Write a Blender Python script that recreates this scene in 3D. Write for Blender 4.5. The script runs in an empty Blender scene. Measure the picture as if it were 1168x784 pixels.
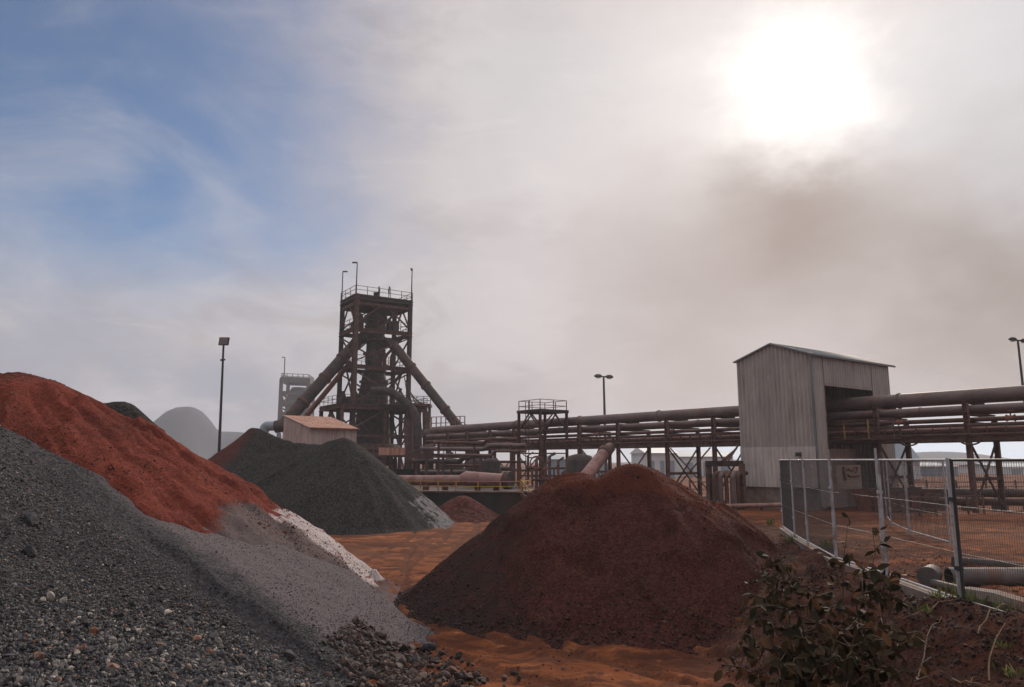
import bpy, math, random
import numpy as np
from mathutils import Vector, Matrix

random.seed(7); RNG = np.random.default_rng(11)
scene = bpy.context.scene
COL = scene.collection
# ------------------------------------------------------------------ camera
F = 830.0; CX, CY = 584.0, 392.0          # focal length and centre in photo pixels (1168 wide)
PITCH = math.atan(133.0 / F); EYE = 3.6
cam_d = bpy.data.cameras.new('camera'); cam = bpy.data.objects.new('camera', cam_d); COL.objects.link(cam)
cam.location = (0, 0, EYE); cam.rotation_euler = (math.pi / 2 + PITCH, 0, 0)
cam_d.sensor_width = 36; cam_d.lens = 36 * F / 1168; cam_d.clip_start = 0.05; cam_d.clip_end = 5000
scene.camera = cam
FW = np.array([0, math.cos(PITCH), math.sin(PITCH)]); UP = np.array([0, -math.sin(PITCH), math.cos(PITCH)])
CAM = np.array([0, 0, EYE])
def ray(px, py):
    d = FW + np.array([1, 0, 0]) * (px - CX) / F + UP * (CY - py) / F
    return d / np.linalg.norm(d)
def at(px, py, Y):
    d = ray(px, py); return CAM + d * (Y / d[1])
def onz(px, py, z):
    d = ray(px, py); return CAM + d * ((z - EYE) / d[2])
# ------------------------------------------------------------------ sky, sun, exposure
SUN = ray(915, 108); SUN_EL = math.asin(SUN[2]); SUN_AZ = math.atan2(SUN[0], SUN[1])
world = bpy.data.worlds.new('World'); scene.world = world; world.use_nodes = True
NT = world.node_tree; NT.nodes.clear()
class G:
    """tiny node-graph writer"""
    def __init__(s, nt): s.nt = nt
    def n(s, t, **kw):
        x = s.nt.nodes.new(t)
        for k, v in kw.items(): setattr(x, k, v)
        return x
    def put(s, sock, v):
        if isinstance(v, bpy.types.NodeSocket): s.nt.links.new(v, sock)
        else: sock.default_value = v
    def m(s, op, a, b=0.0, c=0.0, clamp=False):
        x = s.n('ShaderNodeMath', operation=op, use_clamp=clamp)
        s.put(x.inputs[0], a); s.put(x.inputs[1], b); s.put(x.inputs[2], c); return x.outputs[0]
    def vm(s, op, a, b=None, scale=None):
        x = s.n('ShaderNodeVectorMath', operation=op); s.put(x.inputs[0], a)
        if b is not None: s.put(x.inputs[1], b)
        if scale is not None: s.put(x.inputs['Scale'], scale)
        return x.outputs['Value'] if op in ('DOT_PRODUCT', 'LENGTH', 'DISTANCE') else x.outputs[0]
    def sst(s, v, a, b, lo=0.0, hi=1.0):
        x = s.n('ShaderNodeMapRange', interpolation_type='SMOOTHSTEP')
        s.put(x.inputs[0], v); s.put(x.inputs[1], a); s.put(x.inputs[2], b); s.put(x.inputs[3], lo); s.put(x.inputs[4], hi); return x.outputs[0]
    def mix(s, f, a, b, bt='MIX'):
        x = s.n('ShaderNodeMix', data_type='RGBA', blend_type=bt)
        s.put(x.inputs[0], f)
        for k, v in ((6, a), (7, b)):
            if isinstance(v, (tuple, list)): v = tuple(v)[:3] + (1,)
            s.put(x.inputs[k], v)
        return x.outputs[2]
    def noise(s, vec, scale, detail=5, rough=.55, dist=0.0, col=False):
        x = s.n('ShaderNodeTexNoise'); s.put(x.inputs['Vector'], vec); s.put(x.inputs['Scale'], scale)
        x.inputs['Detail'].default_value = detail; x.inputs['Roughness'].default_value = rough; x.inputs['Distortion'].default_value = dist
        return x.outputs['Color'] if col else x.outputs['Fac']
    def mapv(s, vec, scale=(1, 1, 1), rot=(0, 0, 0), loc=(0, 0, 0)):
        x = s.n('ShaderNodeMapping'); s.put(x.inputs[0], vec); x.inputs[1].default_value = loc; x.inputs[2].default_value = rot; x.inputs[3].default_value = scale
        return x.outputs[0]
g = G(NT)
tc = g.n('ShaderNodeTexCoord'); D = tc.outputs['Generated']
sky = g.n('ShaderNodeTexSky', sky_type='NISHITA'); sky.sun_disc = False
sky.sun_elevation = SUN_EL; sky.sun_rotation = SUN_AZ; sky.air_density = 1.0; sky.dust_density = .1; sky.ozone_density = 5
bg_sky = g.n('ShaderNodeBackground'); NT.links.new(sky.outputs[0], bg_sky.inputs[0]); bg_sky.inputs[1].default_value = .085
# smoke and cloud as a deck of its own colour, thick or thin by direction
Dn = g.vm('NORMALIZE', D)
Ds = g.mapv(Dn, (1.0, 1.0, 1.7))
warp = g.vm('SCALE', g.vm('SUBTRACT', g.noise(Ds, 2.6, 4, .55, col=True), (.5, .5, .5)), scale=.42)
Dw = g.vm('ADD', Dn, warp)
warp2 = g.vm('SCALE', g.vm('SUBTRACT', g.noise(Ds, 9, 6, .6, col=True), (.5, .5, .5)), scale=.14)
Dw = g.vm('ADD', Dw, warp2)
def blob(px, py, r0, r1, vec=None):
    d = ray(px, py)
    return g.sst(g.vm('DISTANCE', vec or Dw, tuple(d)), r1 / F, r0 / F)
n_big = g.noise(g.mapv(Dn, (1, 1, 1.9), (0.1, .25, 0)), 3.1, 8, .56, .5)
n_mid = g.noise(g.mapv(Dn, (1, 1, 2.2), (0.3, -.4, .5)), 6.0, 9, .62, .7)
n_wisp = g.noise(g.mapv(Dn, (1, 1, 3.4), (0.2, .5, .2)), 8.0, 10, .68, 1.2)
sep = g.n('ShaderNodeSeparateXYZ'); NT.links.new(Dn, sep.inputs[0]); el = sep.outputs[2]
Dg = g.vm('ADD', g.vm('ADD', Dn, g.vm('SCALE', warp, scale=.30)), g.vm('SCALE', warp2, scale=.6))
def glow(px, py, r1, p):      # soft fall-off round the veiled sun
    d = g.m('DIVIDE', g.vm('DISTANCE', Dg, tuple(ray(px, py))), r1 / F)
    return g.m('POWER', g.m('SUBTRACT', 1.0, d, clamp=True), p)
side = g.sst(sep.outputs[0], -.35, .35)
lowc = g.mix(side, (.30, .295, .325), (.42, .345, .318))
c = g.mix(g.sst(el, .03, .33), lowc, (.425, .385, .392))
c = g.mix(g.m('MULTIPLY', blob(40, 420, 60, 560), .6), c, (.275, .28, .335))
c = g.mix(g.sst(n_big, .40, .64, 0, .55), c, (.53, .485, .475))
c = g.mix(g.sst(n_mid, .50, .68, 0, .50), c, (.335, .295, .29))
c = g.mix(g.m('MULTIPLY', glow(915, 125, 560, 1.3), .5), c, (.57, .52, .50))
c = g.mix(g.m('MULTIPLY', blob(690, 225, 20, 300), .42), c, (.62, .58, .57))
c = g.mix(g.m('MULTIPLY', blob(650, 120, 20, 160), .35), c, (.43, .43, .455))
c = g.mix(g.sst(n_wisp, .52, .72, 0, .17), c, (.64, .60, .585))
c = g.mix(g.m('MULTIPLY', glow(910, 112, 350, 2.4), .88), c, (.90, .845, .80))
c = g.mix(g.m('MULTIPLY', blob(905, 258, 5, 140, Dg), .92), c, (.32, .255, .225))
c = g.mix(g.m('MULTIPLY', blob(790, 330, 10, 200, Dg), .62), c, (.35, .285, .262))
c = g.mix(g.m('MULTIPLY', blob(1125, 300, 30, 220, Dg), .85), c, (.29, .24, .215))
c = g.mix(g.m('MULTIPLY', blob(990, 350, 10, 120), .5), c, (.52, .46, .445))
c = g.mix(g.m('MULTIPLY', blob(1150, 70, 40, 190), .4), c, (.60, .60, .635))
c = g.mix(g.m('MULTIPLY', g.sst(el, .075, .015), g.sst(sep.outputs[0], -.1, .45)), c, (.66, .71, .78))
c = g.mix(glow(908, 106, 100, 1.6), c, (1.25, 1.2, 1.15))
# unseen bright cloud added overhead for top light; deck behind camera dimmed for contrast
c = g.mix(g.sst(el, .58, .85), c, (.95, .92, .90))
back = g.m('MULTIPLY', g.sst(sep.outputs[1], .35, -.5), g.sst(el, .75, .45))
c = g.mix(g.m('MULTIPLY', back, .6), c, (.19, .19, .215))
blue = g.m('MULTIPLY', blob(0, 140, 90, 470), g.sst(el, .14, .30))
blue = g.m('MAXIMUM', blue, g.m('MULTIPLY', blob(250, -40, 20, 230), .85))
blue = g.m('MULTIPLY', blue, g.sst(n_big, .70, .42, .62, 1.0))
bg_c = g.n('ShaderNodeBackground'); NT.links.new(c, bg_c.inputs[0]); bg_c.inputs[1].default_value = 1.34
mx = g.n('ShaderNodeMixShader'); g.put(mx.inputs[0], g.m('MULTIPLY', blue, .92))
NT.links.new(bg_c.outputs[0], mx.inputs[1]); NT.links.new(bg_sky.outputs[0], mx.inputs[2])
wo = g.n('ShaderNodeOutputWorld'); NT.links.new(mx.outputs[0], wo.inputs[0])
sun_d = bpy.data.lights.new('sun', 'SUN'); sun_d.energy = 3.0; sun_d.angle = math.radians(10); sun_d.color = (1, .86, .72)
sun = bpy.data.objects.new('sun', sun_d); COL.objects.link(sun)
sun.rotation_euler = Vector(SUN).to_track_quat('Z', 'Y').to_euler(); sun.location = (20, 20, 60)
vs = scene.view_settings; vs.view_transform = 'Standard'; vs.look = 'None'; vs.exposure = 0; vs.gamma = 1; vs.use_curve_mapping = False
scene.render.engine = 'CYCLES'
cy = scene.cycles; cy.use_denoising = True; cy.max_bounces = 5; cy.diffuse_bounces = 3; cy.volume_bounces = 0; cy.use_adaptive_sampling = True
cy.caustics_reflective = cy.caustics_refractive = False; cy.volume_max_steps = 64

# ------------------------------------------------------------------ helpers
def vnoise(x, y, seed=0):
    xi = np.floor(x).astype(np.int64); yi = np.floor(y).astype(np.int64); fx = x - xi; fy = y - yi
    fx = fx * fx * (3 - 2 * fx); fy = fy * fy * (3 - 2 * fy)
    def h(a, b):
        n = (a * 374761393 + b * 668265263 + seed * 982451653) & 0x7fffffff
        n = ((n ^ (n >> 13)) * 1274126177) & 0x7fffffff
        n = n ^ (n >> 16)
        return (n & 0xffff) / 65535.0
    return (h(xi, yi) * (1 - fx) + h(xi + 1, yi) * fx) * (1 - fy) + (h(xi, yi + 1) * (1 - fx) + h(xi + 1, yi + 1) * fx) * fy
def fbm(x, y, octs=4, seed=0, gain=.5):
    a = 1.0; t = 0; s = 0
    for i in range(octs):
        s = s + a * (vnoise(x * 2 ** i + 17.3 * i, y * 2 ** i - 9.1 * i, seed + i) - .5); t += a; a *= gain
    return s / t * 2
def sst(v, a, b):
    t = np.clip((v - a) / (b - a), 0, 1); return t * t * (3 - 2 * t)

class MB:
    def __init__(s): s.v = []; s.f = []; s.sm = []
    def add(s, vs_, fs, smooth=False):
        b = len(s.v); s.v.extend([tuple(map(float, p)) for p in vs_]); s.f.extend([tuple(b + i for i in f) for f in fs]); s.sm.extend([smooth] * len(fs)); return s
    def box(s, c, size, ax=(1, 0, 0), ay=None):
        ax = np.array(ax, float); ax /= np.linalg.norm(ax); az = np.array([0, 0, 1.0])
        ay = np.cross(az, ax); c = np.array(c, float); hx, hy, hz = [q / 2 for q in size]
        P = [c + ax * hx * i + ay * hy * j + az * hz * k for k in (-1, 1) for j in (-1, 1) for i in (-1, 1)]
        return s.add(P, [(0, 2, 3, 1), (4, 5, 7, 6), (0, 1, 5, 4), (2, 6, 7, 3), (0, 4, 6, 2), (1, 3, 7, 5)])
    def bar(s, a, b, w, h=None):
        a = np.array(a, float); b = np.array(b, float); d = b - a; L = np.linalg.norm(d)
        if L < 1e-6: return s
        d /= L; h = h or w
        up = np.array([0, 0, 1.0]) if abs(d[2]) < .9 else np.array([.6, -.8, 0])
        x = np.cross(d, up); x /= np.linalg.norm(x); y = np.cross(x, d)
        P = [q + x * w / 2 * i + y * h / 2 * j for q in (a, b) for (i, j) in ((-1, -1), (1, -1), (1, 1), (-1, 1))]
        return s.add(P, [(3, 2, 1, 0), (4, 5, 6, 7), (0, 1, 5, 4), (1, 2, 6, 5), (2, 3, 7, 6), (3, 0, 4, 7)])
    def ibeam(s, a, b, w, h):
        """steel I section: web and two flanges"""
        a = np.array(a, float); b = np.array(b, float); d = (b - a) / np.linalg.norm(b - a)
        up = np.array([0, 0, 1.0]) if abs(d[2]) < .9 else np.array([.6, -.8, 0])
        x = np.cross(d, up); x /= np.linalg.norm(x); y = np.cross(x, d)
        t = h * .12
        s.bar(a, b, w * .22, h - 2 * t)
        s.bar(a + y * (h / 2 - t / 2), b + y * (h / 2 - t / 2), w, t); s.bar(a - y * (h / 2 - t / 2), b - y * (h / 2 - t / 2), w, t); return s
    def tube(s, pts, r, n=12, cap=True, smooth=True):
        pts = [np.array(p, float) for p in pts]; N = len(pts); rr = list(r) if hasattr(r, '__len__') else [r] * N
        V = []; ref = None
        for i, p in enumerate(pts):
            d = pts[min(i + 1, N - 1)] - pts[max(i - 1, 0)]; d /= (np.linalg.norm(d) + 1e-12)
            if ref is None:
                ref = np.array([0, 0, 1.0]) if abs(d[2]) < .9 else np.array([1.0, 0, 0])
            x = np.cross(d, ref); x /= (np.linalg.norm(x) + 1e-12); y = np.cross(x, d); ref = y
            for k in range(n):
                a = 2 * math.pi * k / n; V.append(p + (x * math.cos(a) + y * math.sin(a)) * rr[i])
        Fc = [(i * n + k, i * n + (k + 1) % n, (i + 1) * n + (k + 1) % n, (i + 1) * n + k) for i in range(N - 1) for k in range(n)]
        s.add(V, Fc, smooth)
        if cap:
            s.add(V[:n], [tuple(range(n))[::-1]]); s.add(V[-n:], [tuple(range(n))])
        return s
    def lathe(s, c, prof, n=24, smooth=True):
        V = []; 
        for (r, z) in prof:
            for k in range(n):
                a = 2 * math.pi * k / n; V.append((c[0] + r * math.cos(a), c[1] + r * math.sin(a), z))
        Fc = [(i * n + k, i * n + (k + 1) % n, (i + 1) * n + (k + 1) % n, (i + 1) * n + k) for i in range(len(prof) - 1) for k in range(n)]
        s.add(V, Fc, smooth); s.add(V[:n], [tuple(range(n))[::-1]]); s.add(V[-n:], [tuple(range(n))]); return s
    def sheet(s, p0, p1, zb, zt, pitch=.17, amp=.022, nrm=None):
        """corrugated sheet standing between two ground points; zb and zt give bottom and top at fraction t"""
        p0 = np.array(p0[:2], float); p1 = np.array(p1[:2], float); L = np.linalg.norm(p1 - p0); d = (p1 - p0) / L
        nn = np.array([d[1], -d[0]]); n = max(8, int(L / pitch * 6)); V = []
        for i in range(n + 1):
            t = i / n; q = p0 + d * L * t + nn * amp * math.sin(2 * math.pi * t * L / pitch)
            b = zb(t) if callable(zb) else zb; tp = zt(t) if callable(zt) else zt
            V += [(q[0], q[1], b), (q[0], q[1], tp)]
        return s.add(V, [(2 * i, 2 * i + 2, 2 * i + 3, 2 * i + 1) for i in range(n)], True)
    def slope(s, a, b, c_, d_, pitch=.17, amp=.022):
        """corrugated roof sheet: eave a-b, ridge d-c, ribs run from eave to ridge"""
        a, b, c_, d_ = [np.array(q, float) for q in (a, b, c_, d_)]; L = np.linalg.norm(b - a); n = max(8, int(L / pitch * 6)); V = []
        nn = np.cross(b - a, d_ - a); nn /= np.linalg.norm(nn)
        for i in range(n + 1):
            t = i / n; o = nn * amp * math.sin(2 * math.pi * t * L / pitch)
            V += [a + (b - a) * t + o, d_ + (c_ - d_) * t + o]
        return s.add(V, [(2 * i, 2 * i + 2, 2 * i + 3, 2 * i + 1) for i in range(n)], True)
def mesh_np(name, V, Fq, smooth=True):
    me = bpy.data.meshes.new(name); V = np.asarray(V, np.float32); Fq = np.asarray(Fq, np.int32)
    me.vertices.add(len(V)); me.vertices.foreach_set('co', V.ravel())
    k = Fq.shape[1]; me.loops.add(Fq.size); me.loops.foreach_set('vertex_index', Fq.ravel())
    me.polygons.add(len(Fq)); me.polygons.foreach_set('loop_start', np.arange(0, Fq.size, k, dtype=np.int32))
    me.polygons.foreach_set('loop_total', np.full(len(Fq), k, np.int32))
    me.polygons.foreach_set('use_smooth', np.full(len(Fq), smooth, bool)); me.update(calc_edges=True); me.validate(); return me
def attr(me, name, vals):
    a = me.attributes.new(name, 'FLOAT', 'POINT'); a.data.foreach_set('value', np.asarray(vals, np.float32))
def wloc(o):
    p = np.zeros(3)
    while o is not None: p = p + np.array(o.location); o = o.parent
    return p
def obj(name, mb, mat, parent=None, base=None):
    """one mesh object; points are given in world space; base (or the parent's base) becomes its origin"""
    if parent is not None: off = wloc(parent); loc = (0, 0, 0)
    else: off = np.array(base if base is not None else (0, 0, 0), float); loc = off
    if isinstance(mb, MB):
        me = bpy.data.meshes.new(name); me.from_pydata([tuple(np.array(p) - off) for p in mb.v], [], mb.f)
        me.polygons.foreach_set('use_smooth', mb.sm); me.update()
    else: me = mb
    me.materials.append(mat); o = bpy.data.objects.new(name, me); COL.objects.link(o); o.location = loc
    if parent is not None: o.parent = parent
    return o
def tag(o, label=None, cat=None, group=None, kind=None):
    if label: o['label'] = label
    if cat: o['category'] = cat
    if group: o['group'] = group
    if kind: o['kind'] = kind
    return o
def thing(name, label, cat, loc, group=None):
    o = bpy.data.objects.new(name, None); COL.objects.link(o); o.location = tuple(map(float, loc)); o.empty_display_size = .3
    return tag(o, label, cat, group)
def copy_tree(o, parent=None):
    c_ = o.copy(); COL.objects.link(c_); c_.parent = parent
    for ch in list(o.children): copy_tree(ch, c_)
    return c_

# ------------------------------------------------------------------ materials
def M(name, cols, scale=3.0, detail=6, rough=.85, bump=.3, bscale=None, stretch=(1, 1, 1), metal=0.0, stain=None, sscale=.6, sth=(.5, .62), spec=.3, dist=.3, extra=None, sstretch=(1, 1, 1), bdist=.03):
    """procedural surface: a noise ramp of base colours, a patchy stain of another colour, and a bump"""
    m = bpy.data.materials.new(name); m.use_nodes = True; nt = m.node_tree; q = G(nt)
    bs = nt.nodes['Principled BSDF']; co = q.n('ShaderNodeTexCoord').outputs['Object']
    v = q.mapv(co, stretch); f = q.noise(v, scale, detail, .6, dist)
    r = q.n('ShaderNodeValToRGB'); nt.links.new(f, r.inputs[0]); e = r.color_ramp.elements
    ps = np.linspace(.3, .7, len(cols))
    e[0].position = ps[0]; e[0].color = tuple(cols[0]) + (1,); e[1].position = ps[-1]; e[1].color = tuple(cols[-1]) + (1,)
    for p_, c_ in list(zip(ps, cols))[1:-1]: x = e.new(p_); x.color = tuple(c_) + (1,)
    colr = r.outputs[0]
    if stain: colr = q.mix(q.sst(q.noise(q.mapv(co, sstretch), sscale, 7, .65, .4), sth[0], sth[1], 0, stain[3] if len(stain) > 3 else 1), colr, stain[:3])
    if extra: colr = extra(q, co, colr)
    nt.links.new(colr, bs.inputs['Base Color']); bs.inputs['Roughness'].default_value = rough; bs.inputs['Metallic'].default_value = metal
    bs.inputs['Specular IOR Level'].default_value = spec
    if bump:
        b = q.n('ShaderNodeBump'); b.inputs['Strength'].default_value = bump; b.inputs['Distance'].default_value = bdist
        nt.links.new(q.noise(v, bscale or scale * 4, 8, .65), b.inputs['Height']); nt.links.new(b.outputs[0], bs.inputs['Normal'])
    return m
RUST = M('rusted_steel', [(.05, .028, .024), (.095, .048, .038), (.15, .07, .05)], 1.7, rough=.8, stain=(.055, .035, .032, .7), sscale=.9, bump=.25)
RUSTRED = M('red_rust_steel', [(.12, .045, .035), (.19, .075, .055), (.25, .11, .08)], 1.6, rough=.8, stain=(.09, .04, .034, .8), sscale=.7, bump=.2)
DARKST = M('sooty_steel', [(.022, .018, .019), (.042, .031, .031), (.075, .05, .045)], 1.2, rough=.75, stain=(.09, .045, .036, .7), sscale=.5, bump=.25)
PIPE = M('weathered_pipe_paint', [(.07, .055, .055), (.115, .082, .077), (.17, .11, .10)], .8, rough=.6, stain=(.10, .045, .035, .8), sscale=.7, sth=(.5, .7), bump=.15, spec=.4, stretch=(1, 1, 2))
PINK = M('faded_pink_pipe_paint', [(.17, .095, .09), (.25, .14, .13), (.31, .18, .165)], 1.0, rough=.7, stain=(.14, .06, .05, .7), sscale=1.2, bump=.15)
BEAM = M('brown_primer_steel', [(.085, .05, .042), (.13, .075, .062), (.19, .105, .085)], 1.5, rough=.8, stain=(.06, .035, .03, .7), sscale=.8, bump=.2)
YEL = M('worn_yellow_paint', [(.30, .17, .05), (.42, .24, .07), (.32, .14, .05)], 3, rough=.7, stain=(.16, .07, .04, .8), sscale=2, bump=.1)
GALV = M('galvanised_steel', [(.30, .30, .33), (.38, .38, .41), (.46, .46, .49)], 5, rough=.7, metal=.1, stain=(.17, .12, .10, .6), sscale=3, bump=.08)
DARKPOST = M('dark_painted_steel', [(.03, .03, .034), (.05, .05, .055)], 4, rough=.6, bump=.1)
WIRE = M('galvanised_wire', [(.08, .075, .078), (.12, .112, .115)], 6, rough=.55, metal=.4, bump=0)
CONC = M('stained_concrete', [(.13, .105, .095), (.19, .155, .14), (.25, .21, .19)], 1.4, rough=.9, stain=(.16, .075, .045, .7), sscale=.9, bump=.35, bscale=14)
BLACKWALL = M('black_stained_wall', [(.014, .015, .014), (.024, .025, .023), (.04, .038, .034)], .8, rough=.9, stain=(.06, .03, .024, .6), sscale=.5, bump=.3)
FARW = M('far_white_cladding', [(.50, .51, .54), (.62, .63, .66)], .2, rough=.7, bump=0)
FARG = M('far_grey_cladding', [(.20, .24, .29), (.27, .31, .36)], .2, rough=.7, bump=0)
SKIN = M('dark_skin', [(.07, .04, .028), (.09, .05, .035)], 5, rough=.6, bump=0)
WORK = M('dark_workwear', [(.02, .02, .025), (.035, .033, .038)], 8, rough=.9, bump=.1)
HELM = M('hard_hat_plastic', [(.05, .045, .04), (.07, .06, .05)], 8, rough=.4, bump=0)
LENS = M('lamp_glass', [(.35, .36, .38), (.42, .43, .45)], 8, rough=.2, bump=0)
def cladding(name, c0, c1, c2, rust, amt):
    def ex(q, co, colr):
        st = q.noise(q.mapv(co, (2.2, 2.2, .22)), 1.6, 6, .65, .2)
        colr = q.mix(q.sst(st, .48, .68, 0, amt), colr, rust)
        pn = q.noise(q.mapv(co, (1, 1, 1)), .35, 3, .5)
        return q.mix(q.sst(pn, .4, .7, 0, .35), colr, tuple(x * .62 for x in c0))
    return M(name, [c0, c1, c2], 1.2, rough=.55, bump=.08, metal=.15, stretch=(1, 1, .35), extra=ex)
CLAD = cladding('grey_corrugated_cladding', (.32, .29, .278), (.385, .352, .338), (.44, .405, .39), (.20, .125, .095), .5)
CLADLOW = cladding('pale_corrugated_cladding', (.44, .41, .40), (.52, .49, .475), (.58, .55, .53), (.28, .15, .10), .5)
CLADROOF = cladding('zinc_roof_sheet', (.11, .12, .135), (.15, .16, .175), (.2, .205, .215), (.14, .09, .07), .5)
CLADPINK = cladding('rusted_corrugated_cladding', (.34, .27, .25), (.42, .34, .32), (.48, .40, .37), (.28, .12, .075), .7)
CLADORANGE = cladding('orange_rust_roof_sheet', (.38, .20, .14), (.45, .25, .185), (.50, .31, .24), (.18, .07, .045), .7)

# pile materials read vertex values: overlying material on some piles, toned zones on others
def pile_mat(name, a, b, wht=None, gry=None, grain=26, bump=.5, gl=.55):
    m = bpy.data.materials.new(name); m.use_nodes = True; nt = m.node_tree; q = G(nt); bs = nt.nodes['Principled BSDF']
    co = q.n('ShaderNodeTexCoord').outputs['Object']
    big = q.noise(q.mapv(co, (1, 1, 1.3)), .55, 6, .6, .6); mid = q.noise(co, 2.6, 7, .65, .4); fine = q.noise(co, grain, 5, .7)
    colr = q.mix(q.sst(big, .36, .66), a, b)
    colr = q.mix(q.sst(mid, .42, .68, 0, .55), colr, tuple(x * .5 for x in a))
    sp = q.n('ShaderNodeTexVoronoi'); q.put(sp.inputs['Vector'], co); sp.inputs['Scale'].default_value = grain * .9
    sc = q.n('ShaderNodeSeparateColor'); nt.links.new(sp.outputs['Color'], sc.inputs[0])
    colr = q.mix(q.sst(sc.outputs[0], .1, .95, 0, gl), colr, tuple(min(1, x * 2.1 + .012) for x in a))
    colr = q.mix(q.sst(sc.outputs[1], .55, 1.0, 0, gl), colr, tuple(x * .3 for x in a))
    for nm, cc in (('white', wht), ('grey', gry)):
        if cc:
            z = q.n('ShaderNodeAttribute'); z.attribute_name = nm
            ed = q.m('ADD', z.outputs['Fac'], q.m('MULTIPLY', q.m('SUBTRACT', q.noise(q.mapv(co, (1, 1, 1)), 2.2, 8, .68, .8), .5), 1.1 if nm == 'white' else .8))
            cv = q.mix(q.sst(sc.outputs[0], .2, .9, 0, .45), cc, tuple(x * .55 for x in cc))
            colr = q.mix(q.sst(ed, .42, .56) if nm == 'white' else q.sst(ed, .30, .70), colr, cv)
    nt.links.new(colr, bs.inputs['Base Color']); bs.inputs['Roughness'].default_value = 1; bs.inputs['Specular IOR Level'].default_value = .04
    bp = q.n('ShaderNodeBump'); bp.inputs['Strength'].default_value = bump; bp.inputs['Distance'].default_value = .035
    h = q.m('ADD', q.m('MULTIPLY', fine, .5), q.m('MULTIPLY', mid, .9)); h = q.m('ADD', h, q.m('MULTIPLY', sp.outputs['Distance'], -.5))
    nt.links.new(h, bp.inputs['Height']); nt.links.new(bp.outputs[0], bs.inputs['Normal']); return m
RED = pile_mat('red_iron_ore', (.120, .029, .0195), (.068, .018, .014), (.36, .31, .31), (.10, .078, .078), 24, .5, .28)
DKRED = pile_mat('dark_red_ore_fines', (.050, .0165, .0135), (.032, .0135, .012), (.085, .027, .0185), (.026, .021, .02), 26, .55, .4)
BLACKORE = pile_mat('dark_grey_ore', (.028, .0255, .0245), (.020, .019, .0185), (.15, .145, .15), (.075, .028, .024), 16, .5)
GREYGR = pile_mat('grey_slag_gravel', (.034, .032, .036), (.05, .046, .05), None, (.115, .098, .104), 30, .9, .75)
REDSM = pile_mat('brown_red_ore', (.06, .021, .017), (.045, .018, .015), None, None, 8, .4)

# ------------------------------------------------------------------ ground, hills
def fence_x(y): return np.where(y < 15.3, 6.68, 6.68 + (y - 15.3) * .22)
def ground_h(x, y):
    zb = np.interp(y, [0, 16, 28, 42, 60, 90], [1.5, 1.5, 1.15, .75, .35, 0]); fx = fence_x(y)
    b = sst(x, fx - 3.0 - np.clip(y - 14, 0, 20) * .1, fx - .35)
    z = zb * b
    z = z + fbm(x * .16, y * .16, 3, 3) * .10 * np.clip(1 - np.hypot(x, y) / 120, 0, 1)
    near = np.clip(1 - (y - 14) / 25, .1, 1)
    rough = .045 + .2 * b * (1 - sst(x, fx + .1, fx + 1.2)) * sst(x, fx - 3.2, fx - 2.2)
    z = z + fbm(x * 1.7, y * .8, 4, 5, .6) * rough * near
    ru = rut(x, y); z = z - .07 * ru + .05 * np.clip(ru * (1 - ru) * 4, 0, 1)
    z = z + fbm(x * 3.1 - y * .5, y * .5, 3, 9) * .025 * near + fbm(x * 3.4, y * 3.0, 4, 13, .65) * .07 * near        # ruts running across the yard
    return z
def rut(x, y):
    o = 0
    for k, (x0, a_, l_) in enumerate(((-3.0, 8.5, 3.4), (-1.2, 8.0, 4.2), (-4.2, 10.5, 3.0))):
        xc = x0 + a_ * np.exp(-(y - 11.3) / l_) + .25 * np.sin(y * .35 + k)
        sl = np.sqrt(1 + (a_ / l_ * np.exp(-(y - 11.3) / l_)) ** 2)
        for w in (-.85, .85): o = np.maximum(o, np.exp(-(((x - xc) / sl - w) / .2) ** 2))
    return o * np.clip((y - 9) / 2, 0, 1) * np.clip(1 - (y - 45) / 15, 0, 1)
def graded(lim_in, step, lim_out, grow, neg):
    c_ = list(np.arange(0, lim_in, step)); s_ = step
    while c_[-1] < lim_out: s_ *= grow; c_.append(c_[-1] + s_)
    c_ = np.array(c_)
    return np.concatenate([-c_[:0:-1], c_]) if neg else c_
gx = graded(13, .09, 900, 1.16, True); gy = np.concatenate([[-900, -300, -100, -30, -8, -2], graded(24, .09, 900, 1.10, False) + 1.0])
X, Y = np.meshgrid(gx, gy); Z = ground_h(X, Y)
nx, ny = len(gx), len(gy); idx = np.arange(nx * ny).reshape(ny, nx)
quads = np.stack([idx[:-1, :-1], idx[:-1, 1:], idx[1:, 1:], idx[1:, :-1]], -1).reshape(-1, 4)
gm = mesh_np('ground', np.stack([X, Y, Z], -1).reshape(-1, 3), quads)
fx = fence_x(Y)
attr(gm, 'bank', (sst(X, fx - 3.4, fx - 2.2) * (1 - sst(X, fx - .2, fx + .9)) * np.clip(1 - (Y - 26) / 8, 0, 1)).ravel())
attr(gm, 'rut', rut(X, Y).ravel())
m = bpy.data.materials.new('red_earth'); m.use_nodes = True; nt = m.node_tree; q = G(nt); bs = nt.nodes['Principled BSDF']
co = q.n('ShaderNodeTexCoord').outputs['Object']
big = q.noise(q.mapv(co, (.22, .6, 1)), .7, 6, .6, .7); streak = q.noise(q.mapv(co, (.6, 1.1, 1), (0, 0, .3)), 1.3, 9, .68, .9)
fine = q.noise(co, 16, 7, .7); pat = q.noise(q.mapv(co, (.5, 1, 1)), .33, 5, .55, .5)
mid = q.noise(q.mapv(co, (.7, 1.2, 1)), 2.4, 8, .68, .6)
colr = q.mix(q.sst(big, .42, .58), (.185, .060, .024), (.08, .027, .014))
colr = q.mix(q.sst(streak, .47, .64, 0, .8), colr, (.045, .018, .012))
colr = q.mix(q.sst(streak, .46, .34, 0, .8), colr, (.33, .13, .058))
colr = q.mix(q.sst(mid, .5, .6, 0, .75), colr, (.06, .024, .016))
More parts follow.
